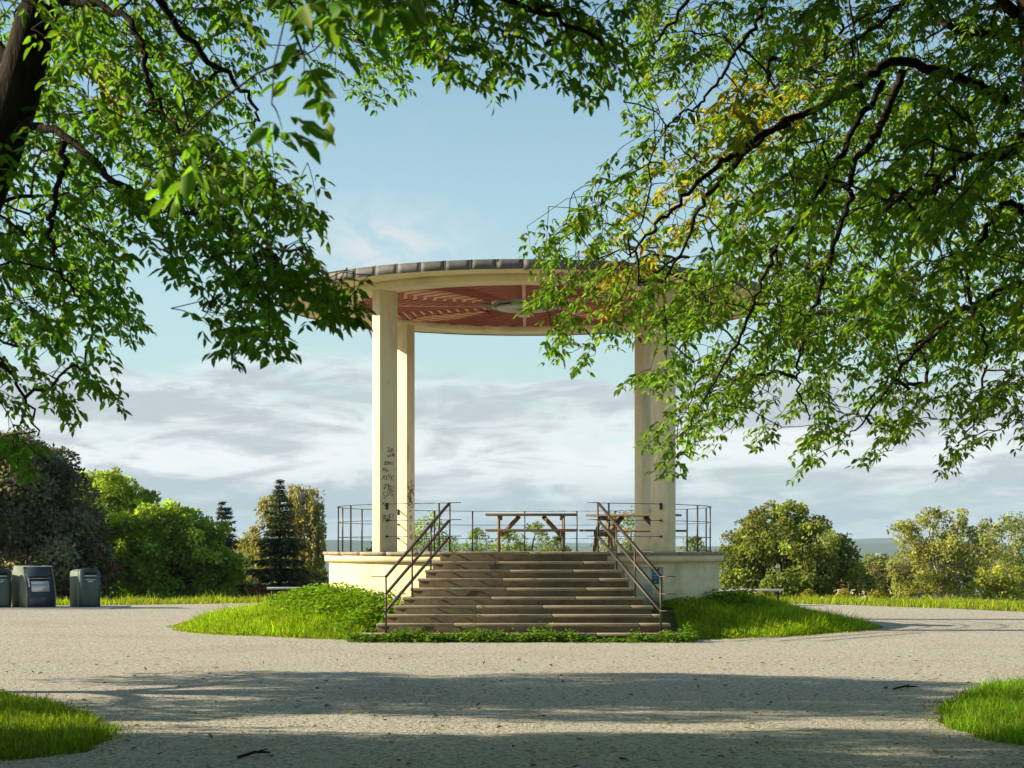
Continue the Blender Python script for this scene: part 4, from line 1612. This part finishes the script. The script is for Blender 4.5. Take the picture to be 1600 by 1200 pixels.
# ------------------------------------------------------------------ the near trees
def twig_leaves(tip, dirn, ln, leaf, r, side):
    """One hanging twig with pinnate leaves; returns its polyline and leaf arrays."""
    dirn = dirn / np.linalg.norm(dirn)
    base = tip - dirn * ln
    n = 5
    s = np.linspace(0, 1, n)[:, None]
    sag = np.array([0, 0, .10 * ln])
    pts = base + (tip - base) * s + sag * (4 * s * (1 - s))
    Ps, Ds, Us, Ls = [], [], [], []
    nodes = max(3, int(ln / .065))
    for k in range(nodes):
        f = .12 + .88 * (k + 1) / nodes
        i = min(int(f * (n - 1)), n - 2)
        g = f * (n - 1) - i
        p = pts[i] * (1 - g) + pts[i + 1] * g
        for sg in ((-1, 1) if r.random() < .7 else (1,)):
            a = r.uniform(-1, 1)
            lat = np.array([dirn[1], -dirn[0], 0]) * sg
            lat = lat / max(1e-6, np.linalg.norm(lat)) * math.cos(a) + np.array([0, 1.0, 0]) * math.sin(a) * .8
            pet = unit(lat * .85 + dirn * .45 + np.array([0, 0, -.12]) + r.normal(0, .22, 3))
            pl = leaf * r.uniform(.8, 1.5)
            nl = 5 if r.random() < .6 else 3
            fwd = unit(pet + np.array([0, 0, -.32]))
            sd = unit(np.cross(pet, np.array([.1, .1, 1.0])))
            for q in range(nl):
                if q == 0:
                    pp, dd = p + pet * pl, fwd
                else:
                    h_ = (q + 1) // 2
                    ss = 1 if q % 2 else -1
                    pp = p + pet * pl * (1 - .36 * h_)
                    dd = unit(fwd * .6 + sd * ss * .8 + np.array([0, 0, -.22]))
                Ps.append(pp)
                Ds.append(dd + r.normal(0, .22, 3))
                Us.append(np.array([0, 0, .9]) + r.normal(0, .5, 3))
                Ls.append(leaf * r.uniform(.6, 1.25) * (1.1 if q == 0 else .92))
    return pts, Ps, Ds, Us, Ls


def sample_poly(poly, n, r):
    P = np.asarray(poly, float)
    lo, hi = P.min(0), P.max(0)
    out = np.zeros((0, 2))
    while len(out) < n:
        q = r.uniform(lo, hi, (n * 2, 2))
        out = np.concatenate([out, q[inside(q[:, 0], q[:, 1], P)]])
    return out[:n]


def near_tree(name, label, root, trunk, limbs, sprays, colr, seed, side, extra_crown=None, yellow=None, bark_r=1.0):
    """trunk / limbs: lists of ([(px, py, depth)...], r0, r1). sprays: (polygon, count, d0, d1, leaf, twig length)."""
    r = np.random.default_rng(seed)
    t = thing(name, root, label, 'tree', 'big trees overhanging the way in')
    nodes, nodr = [], []
    b = MB()
    for pts, r0, r1 in trunk:
        P = catmull(np.array([q if len(q) == 3 else q for q in pts]), 8, closed=False)
        rad = np.linspace(r0, r1, len(P)) * (1 + r.normal(0, .03, len(P)))
        b.tube(P, rad, 14)
        for p, q in zip(P, rad):
            if p[2] > 2.0:
                nodes.append(p)
    b.build('trunk', M['bark'], t, smooth=True, fix=False)
    for pts, r0, r1 in limbs:
        W = np.array([at(*q) if len(q) == 3 else np.array(q[:3]) for q in pts])
        P = catmull(W, 8, closed=False)
        b = MB()
        wig = r.normal(0, .012, P.shape)
        b.tube(P + wig, np.linspace(r0, r1, len(P)), 9)
        b.build('branch', M['bark'], t, smooth=True, fix=False)
        nodes += [p for p in P]
    seeds = len(nodes)
    nq = np.array(nodes)
    npx, npy = VX + F * nq[:, 0] / nq[:, 1], VY - F * (nq[:, 2] - EYE) / nq[:, 1]
    Ps, Ds, Us, Ls, twigs, yel = [], [], [], [], [], []
    for poly, cnt, d0, d1, leaf, tl in sprays:
        q = sample_poly(poly, cnt, r)
        for (px, py) in q:
            d = d0 + (d1 - d0) * r.random()
            q2 = (npx - px) ** 2 + (npy - py - 20) ** 2
            j = int(q2.argmin())
            if q2[j] < 34 ** 2 and d < nodes[j][1] + .25 and d > 7 and r.random() < .8:
                d = nodes[j][1] + r.uniform(.4, 1.6)
            tip = at(px, py, d)
            dirn = np.array([side * r.uniform(.05, .9) + r.normal(0, .25), r.normal(0, .45), -r.uniform(.25, .95)])
            ln = tl * r.uniform(.6, 1.3)
            pts, p_, d_, u_, l_ = twig_leaves(tip, dirn, ln, leaf, r, side)
            twigs.append(pts)
            Ps += p_; Ds += d_; Us += u_; Ls += l_
            yv = 0.0
            if leaf > .09 and d < 6.5: yv = 0.0
            if yellow is not None:
                for (yx, yy, yr) in yellow:
                    if (px - yx) ** 2 + (py - yy) ** 2 < yr ** 2 and r.random() < .6:
                        yv = max(yv, r.uniform(.3, 1.0))
            yel += [yv] * len(p_)
    # join twig bases to the limbs, nearest first, so that they form branchlets
    base = np.array([w[0] for w in twigs])
    N = len(base)
    allp = np.concatenate([np.array(nodes), base])
    dist = np.full(N, 1e9)
    par = np.zeros(N, int)
    nd = np.array(nodes)
    for i in range(N):
        q = np.linalg.norm(nd - base[i], axis=1)
        par[i] = q.argmin()
        dist[i] = q.min()
    done = np.zeros(N, bool)
    plen = np.zeros(seeds + N)
    order = []
    cost = dist.copy()
    for _ in range(N):
        c = np.where(done, 1e9, cost)
        i = int(c.argmin())
        done[i] = True
        order.append(i)
        plen[seeds + i] = plen[par[i]] + dist[i]
        q = np.linalg.norm(base - base[i], axis=1)
        cc = q + .25 * plen[seeds + i]
        up = (~done) & (cc < cost)
        cost[up] = cc[up]
        dist[up] = q[up]
        par[up] = seeds + i
    load = np.ones(N)
    for i in reversed(order):
        if par[i] >= seeds:
            load[par[i] - seeds] += load[i]
    b = MB()
    for i in range(N):
        p0, p1 = allp[par[i]], base[i]
        rad = min(.024, .0026 * load[i] ** .48) * bark_r
        L_ = np.linalg.norm(p1 - p0)
        m1 = p0 + (p1 - p0) * .35 + np.array([0, 0, .08 * L_]) + r.normal(0, .05 * L_, 3)
        m2 = p0 + (p1 - p0) * .7 + np.array([0, 0, .05 * L_]) + r.normal(0, .04 * L_, 3)
        b.tube([p0, m1, m2, p1], [rad * 1.1, rad, rad, rad * .9], 4, cap=False)
        b.tube(twigs[i], np.linspace(.0034, .0012, len(twigs[i])) * bark_r, 3, cap=False)
    b.build('twigs', M['twig'], t, fix=False)
    P, D, U, L = np.array(Ps), np.array(Ds), np.array(Us), np.array(Ls)
    n = len(P)
    c = tints(n, colr, .22, .14, r)
    yl = np.array(yel) > r.random(n)
    g_ = c.copy()
    if yl.any():
        c[yl] = tints(int(yl.sum()), (0.62, .40, .035), .2, .10, r)
    k_ = r.uniform(.25, 1, n)[:, None]
    c[yl] = (g_ * (1 - k_) + c * k_)[yl]
    rest = ~yl & (r.random(n) < .006)
    c[rest] = tints(int(rest.sum()), (0.30, .25, .04), .2, .1, r)
    W = L * r.uniform(.36, .50, n)
    six = leaves(P, D, U, L, W, True, .2)
    V, Fc, C = six[0], six[1][0], np.repeat(c, 6, 0)
    if extra_crown is not None:       # rest of the crown; unseen lobes above and beside the picture added to block sky light
        lob, per, lf = extra_crown
        cp, cn, cc = crown_points([(np.array(q[:3]), np.array(q[3:6])) for q in lob], per, 16, r)
        # keep it out of the picture itself
        X = VX + F * cp[:, 0] / np.maximum(cp[:, 1], .5)
        Y = VY - F * (cp[:, 2] - EYE) / np.maximum(cp[:, 1], .5)
        ok = ~((X > -60) & (X < 1660) & (Y > -40) & (cp[:, 1] > .4)) & (cp[:, 2] > 2.2)
        cp, cn = cp[ok], cn[ok]
        m_ = len(cp)
        l2 = lf * r.uniform(.7, 1.3, m_)
        V2, F2, k2 = leaves(cp, unit(r.normal(size=(m_, 3)) + np.array([0, 0, -.5])), unit(r.normal(size=(m_, 3)) + np.array([0, 0, .8])), l2, l2 * .5, True)
        F2 = F2[0] + len(V)
        V = np.concatenate([V, V2])
        Fc = np.concatenate([Fc, F2])
        C = np.concatenate([C, np.repeat(tints(m_, colr, .22, .14, r), 6, 0)])
    npmesh('crown', V, [Fc], M['leaf'], t, C)
    print(name, 'leaves', n, 'twigs', N, 'faces', len(Fc))
    return t


LEAF = (0.135, 0.265, 0.030)
LEAF_R = (0.160, 0.275, 0.034)

left_root = (-4.5, 10.2, 0)
left_trunk = [([(-4.5, 10.2, -.05), (-4.15, 10.2, 1.2), (-3.55, 10.15, 2.6), (-3.02, 10.1, 3.75), (-2.80, 10.05, 4.4), (-2.60, 10.0, 5.1), (-2.5, 9.9, 6.6), (-2.7, 9.8, 8.2)], .205, .055)]
left_limbs = [
    ([(20, 190, 10.05), (105, 215, 9.9), (190, 290, 9.6), (270, 320, 9.4), (360, 358, 9.2), (430, 400, 9.1)], .026, .005),
    ([(105, 215, 9.9), (95, 280, 9.8), (78, 350, 9.7), (90, 410, 9.6), (120, 470, 9.5)], .020, .006),
    ([(70, 0, 10.0), (190, 20, 9.8), (225, 100, 9.6), (240, 160, 9.5), (290, 215, 9.3), (330, 260, 9.2)], .022, .005),
    ([(60, -60, 10.0), (200, -40, 10.2), (300, 70, 10.4), (380, 140, 10.5), (400, 190, 10.6)], .03, .007),
    ([(30, 100, 10.1), (-60, 60, 10.4), (-160, 100, 10.8)], .05, .02),
    ([(60, -50, 10.0), (250, -130, 9.6), (480, -90, 9.3), (680, -30, 9.2), (850, 20, 9.2), (940, 70, 9.2)], .05, .007),
    ([(70, -60, 10.0), (220, -130, 11.8), (430, -70, 13.6), (520, -10, 14), (560, 60, 14.2)], .04, .006),
    ([(-20, 250, 10.1), (-60, 420, 11.2), (-30, 540, 12.2), (30, 600, 12.8), (60, 680, 13)], .03, .006),
    ([(60, -60, 10.0), (200, -320, 8.2), (400, -330, 6.4), (520, -170, 5.4), (560, -60, 5.2)], .04, .008),
]
L_A = [(0, 0), (425, 0), (418, 100), (410, 190), (400, 245), (430, 262), (420, 300), (330, 330), (250, 340), (205, 380), (190, 440), (182, 500), (150, 545), (70, 560), (0, 600)]
L_B = [(300, 250), (440, 268), (492, 300), (518, 345), (505, 368), (470, 372), (488, 402), (496, 440), (548, 476), (546, 500), (520, 508), (470, 525), (455, 555), (365, 570), (345, 540), (325, 500), (335, 470), (275, 440), (260, 400)]
L_TIP = [(505, 460), (556, 474), (556, 496), (515, 505)]
L_R = [(430, 425), (492, 432), (498, 480), (430, 480)]
L_C = [(640, 0), (990, 0), (960, 120), (1000, 150), (905, 158), (870, 128), (800, 120), (790, 145), (770, 150), (752, 120), (700, 155), (680, 150), (688, 105), (640, 90)]
L_D = [(430, 0), (650, 0), (640, 110), (625, 175), (575, 178), (555, 140), (520, 110), (510, 60), (440, 50)]
L_E = [(0, 560), (45, 560), (50, 640), (20, 660), (0, 640)]
L_F = [(60, 575), (130, 580), (205, 605), (200, 640), (150, 645), (110, 670), (80, 655)]
L_G = [(0, 690), (40, 680), (78, 720), (60, 750), (25, 750), (0, 720)]
L_H = [(150, 470), (235, 450), (250, 500), (245, 550), (190, 530)]
L_N1 = [(232, 215), (335, 208), (345, 260), (300, 300), (235, 325)]
L_N2 = [(430, 130), (478, 110), (525, 140), (505, 190), (475, 235), (430, 215)]
L_N3 = [(440, 0), (660, 0), (640, 40), (600, 60), (560, 40), (480, 50), (455, 30)]
left_sprays = [
    (L_A, 185, 8.8, 11.2, .070, .30), (L_A, 190, 11.2, 15.0, .070, .36), (L_B, 98, 8.2, 9.8, .070, .28), (L_TIP, 7, 8.2, 9.0, .072, .2), (L_R, 7, 8.2, 9.2, .072, .2),
    (L_C, 78, 8.6, 10.2, .070, .27), (L_D, 62, 12.5, 15.5, .066, .32), (L_E, 8, 12, 13.5, .07, .3), (L_F, 13, 12.4, 13.8, .08, .35),
    (L_G, 7, 12, 13.2, .085, .25), (L_H, 8, 13.5, 15, .075, .35), (L_N1, 3, 5.4, 5.9, .085, .14), (L_N2, 3, 5.4, 5.9, .085, .20), (L_N3, 6, 5.0, 5.6, .09, .2)]
near_tree('box_elder', 'leaning dark trunked tree whose leafy boughs hang over the left half', left_root, left_trunk, left_limbs, left_sprays, LEAF, 31, 1.0,
          ([(-4.6, 10.0, 8.0, 3.0, 3.0, 1.0), (-1.0, 10.0, 8.0, 3.4, 3.2, 1.2), (-2.0, 5.5, 6.2, 3.2, 3.0, 1.4), (2.2, 7.5, 7.0, 3.2, 3.2, 1.4), (0.5, 2.0, 6.0, 4, 3, 1.4)], 70, .19),
          yellow=[(185, 150, 36)])

right_root = (4.75, 14.6, 0)
right_trunk = [([(4.85, 14.6, -.05), (4.70, 14.6, 1.5), (4.45, 14.55, 3.2), (4.22, 14.5, 4.6), (4.08, 14.4, 5.7), (3.9, 14.3, 7.2), (3.8, 14.3, 9.0)], .24, .08)]
right_limbs = [
    ([(1575, 160, 14.5), (1490, 120, 14.3), (1400, 95, 14.0), (1330, 140, 13.8), (1240, 184, 13.5), (1150, 235, 13.2), (1090, 290, 13.0), (1030, 350, 12.8), (985, 400, 12.6)], .046, .007),
    ([(1240, 184, 13.5), (1180, 225, 13.6), (1110, 300, 13.9), (1075, 370, 14.1), (1035, 440, 14.2)], .030, .007),
    ([(1600, 215, 14.5), (1560, 245, 14.0), (1500, 250, 13.4), (1430, 325, 12.6)], .055, .012),
    ([(1590, 60, 14.4), (1480, 40, 14.8), (1430, -20, 15.2), (1395, 20, 15.6), (1330, 65, 16), (1260, 110, 16.5), (1190, 150, 17)], .032, .008),
    ([(1410, 110, 14.0), (1375, 200, 14.2), (1335, 260, 14.4), (1322, 330, 14.6), (1285, 440, 14.8), (1262, 520, 15.0), (1245, 590, 15.1), (1265, 655, 15.2)], .034, .006),
    ([(1380, 130, 13.9), (1340, 190, 13.6), (1300, 270, 13.3), (1230, 370, 13.0), (1200, 410, 12.9), (1170, 500, 12.8), (1120, 590, 12.7), (1080, 660, 12.6)], .026, .005),
    ([(1600, 440, 14.3), (1535, 470, 14.4), (1470, 510, 14.6), (1405, 580, 14.8), (1370, 630, 15), (1330, 680, 15.1)], .032, .006),
    ([(1600, 330, 14.2), (1570, 320, 14.2), (1520, 400, 14.0), (1515, 460, 14.2), (1540, 540, 14.4), (1530, 640, 14.6), (1500, 690, 14.7)], .026, .005),
    ([(1200, -40, 16), (1190, 20, 15.5), (1150, 80, 15.2), (1120, 130, 15), (1085, 170, 14.8), (1040, 195, 14.7)], .022, .006),
    ([(1590, 20, 14.4), (1400, -120, 15), (1200, -150, 15.5), (1120, -80, 15.5), (1060, 20, 15.5), (1010, 90, 15.5)], .05, .007),
]
R_A = [(945, 0), (1150, 0), (1150, 480), (1060, 560), (1000, 520), (985, 535), (905, 575), (855, 575), (850, 545), (885, 505), (850, 488), (815, 484), (812, 450), (832, 420), (815, 388), (880, 372),
       (865, 350), (912, 330), (915, 285), (962, 270), (990, 232), (970, 165), (935, 175), (900, 135), (958, 112), (938, 60)]
R_B = [(1150, 0), (1600, 0), (1600, 560), (1480, 560), (1400, 560), (1250, 560), (1150, 540)]
R_C = [(1000, 520), (1150, 480), (1600, 480), (1600, 640), (1500, 640), (1440, 640), (1420, 690), (1375, 700), (1370, 748), (1330, 744), (1318, 718), (1300, 735), (1240, 745), (1226, 722),
       (1290, 645), (1240, 660), (1175, 655), (1200, 690), (1192, 714), (1150, 660), (1092, 662), (1110, 702), (1098, 735), (1035, 740), (990, 690), (1022, 676), (1042, 602), (990, 620), (970, 600), (990, 560)]
R_E = [(1465, 735), (1500, 745), (1512, 712), (1600, 700), (1600, 600), (1520, 620), (1480, 640)]
R_F = [(1100, 170), (1600, 120), (1600, 470), (1500, 520), (1350, 500), (1190, 480), (1130, 420)]
R_T = [(1500, 0), (1600, 0), (1600, 520), (1530, 520), (1500, 300)]
R_X = [(1230, 0), (1600, 0), (1600, 420), (1230, 420)]
right_sprays = [
    (R_A, 180, 12.0, 15.5, .069, .32), (R_A, 115, 15.5, 18.0, .070, .34), (R_B, 370, 12.5, 16.0, .072, .34), (R_B, 270, 16.0, 20.0, .078, .38),
    (R_C, 185, 12.4, 15.6, .069, .34), (R_C, 105, 15.5, 18.5, .070, .36), (R_E, 24, 13.5, 15.2, .07, .34), (R_F, 95, 9.0, 11.5, .080, .32), (R_X, 45, 9.5, 12, .080, .34), (R_T, 26, 10.5, 13, .078, .34)]
near_tree('box_elder', 'spreading tree with yellowing leaves whose branches fill the right half', right_root, right_trunk, right_limbs, right_sprays, LEAF_R, 47, -1.0,
          ([(3.4, 14.5, 8.6, 3.8, 3.8, 1.4), (7.2, 14.8, 6.2, 2.6, 3.4, 2.4), (5.4, 9.0, 6.6, 2.8, 3.4, 2.0), (1.0, 17.5, 9.2, 3.0, 2.6, 1.2)], 70, .19),
          yellow=[(1080, 215, 65), (1190, 190, 60), (1050, 330, 60), (1010, 400, 50), (960, 450, 45), (1030, 300, 50), (1290, 85, 25), (905, 410, 25), (1140, 145, 30)])


# trees of the same avenue further to the left: they stand outside the picture and shade the way in
def avenue_tree(x, y, top, rad, seed, per, where='left of'):
    r = np.random.default_rng(seed)
    t = thing('box_elder', (x, y, 0), 'unseen shade tree of the avenue standing %s the picture' % where, 'tree', 'avenue trees %s the picture' % where)
    b = MB()
    b.tube(catmull([(x, y, -.05), (x + .1, y, 1.5), (x + .05, y + .1, 3), (x, y, top * .7)], 5, False), np.linspace(.26, .08, 16), 10)
    lob = []
    for k in range(9):
        a = k * 2.4
        q = rad * (.25 + .75 * (k / 9) ** .5) * .75
        lob.append((np.array([x + q * math.cos(a), y + q * math.sin(a), 2.9 + (top - 4.1) * r.random()]), np.array([1, 1, .8]) * r.uniform(.9, 1.6)))
    limb_tubes(b, (x, y, 2.6), [l[0] for l in lob], .09, r)
    b.build('trunk', M['bark'], t, smooth=True, fix=False)
    P, Nn, C = crown_points(lob, per, 18, r)
    n = len(P)
    L = .14 * r.uniform(.7, 1.3, n)
    leafy('crown', t, P, unit(r.normal(size=(n, 3)) + np.array([0, 0, -.4])), unit(r.normal(size=(n, 3)) + np.array([0, 0, .8])), L, L * .5, tints(n, LEAF, .2, .1, r), M['leaf'], six=False)


for i, (x, y, top, rad) in enumerate(((-11.5, 8.2, 6.9, 2.7), (-12.0, 12.9, 6.8, 2.4), (-11.2, 19.7, 6.7, 3.3))):
    avenue_tree(x, y, top, rad, 60 + i, 66)
for i, (x, y, top, rad) in enumerate(((9.6, 6.5, 8.6, 3.2), (10.2, 12.6, 8.8, 3.0), (10.8, 19.0, 8.6, 3.0))):  # unseen trees added on the right to cut sky light in the shade
    avenue_tree(x, y, top, rad, 80 + i, 50, 'right of')
for i, (x, y, top, rad) in enumerate(((-3.5, -3.5, 8.6, 3.2), (4.0, -3.0, 8.8, 3.4))):  # unseen trees added behind the camera, also to hold back sky light
    avenue_tree(x, y, top, rad, 90 + i, 50, 'behind the viewpoint of')
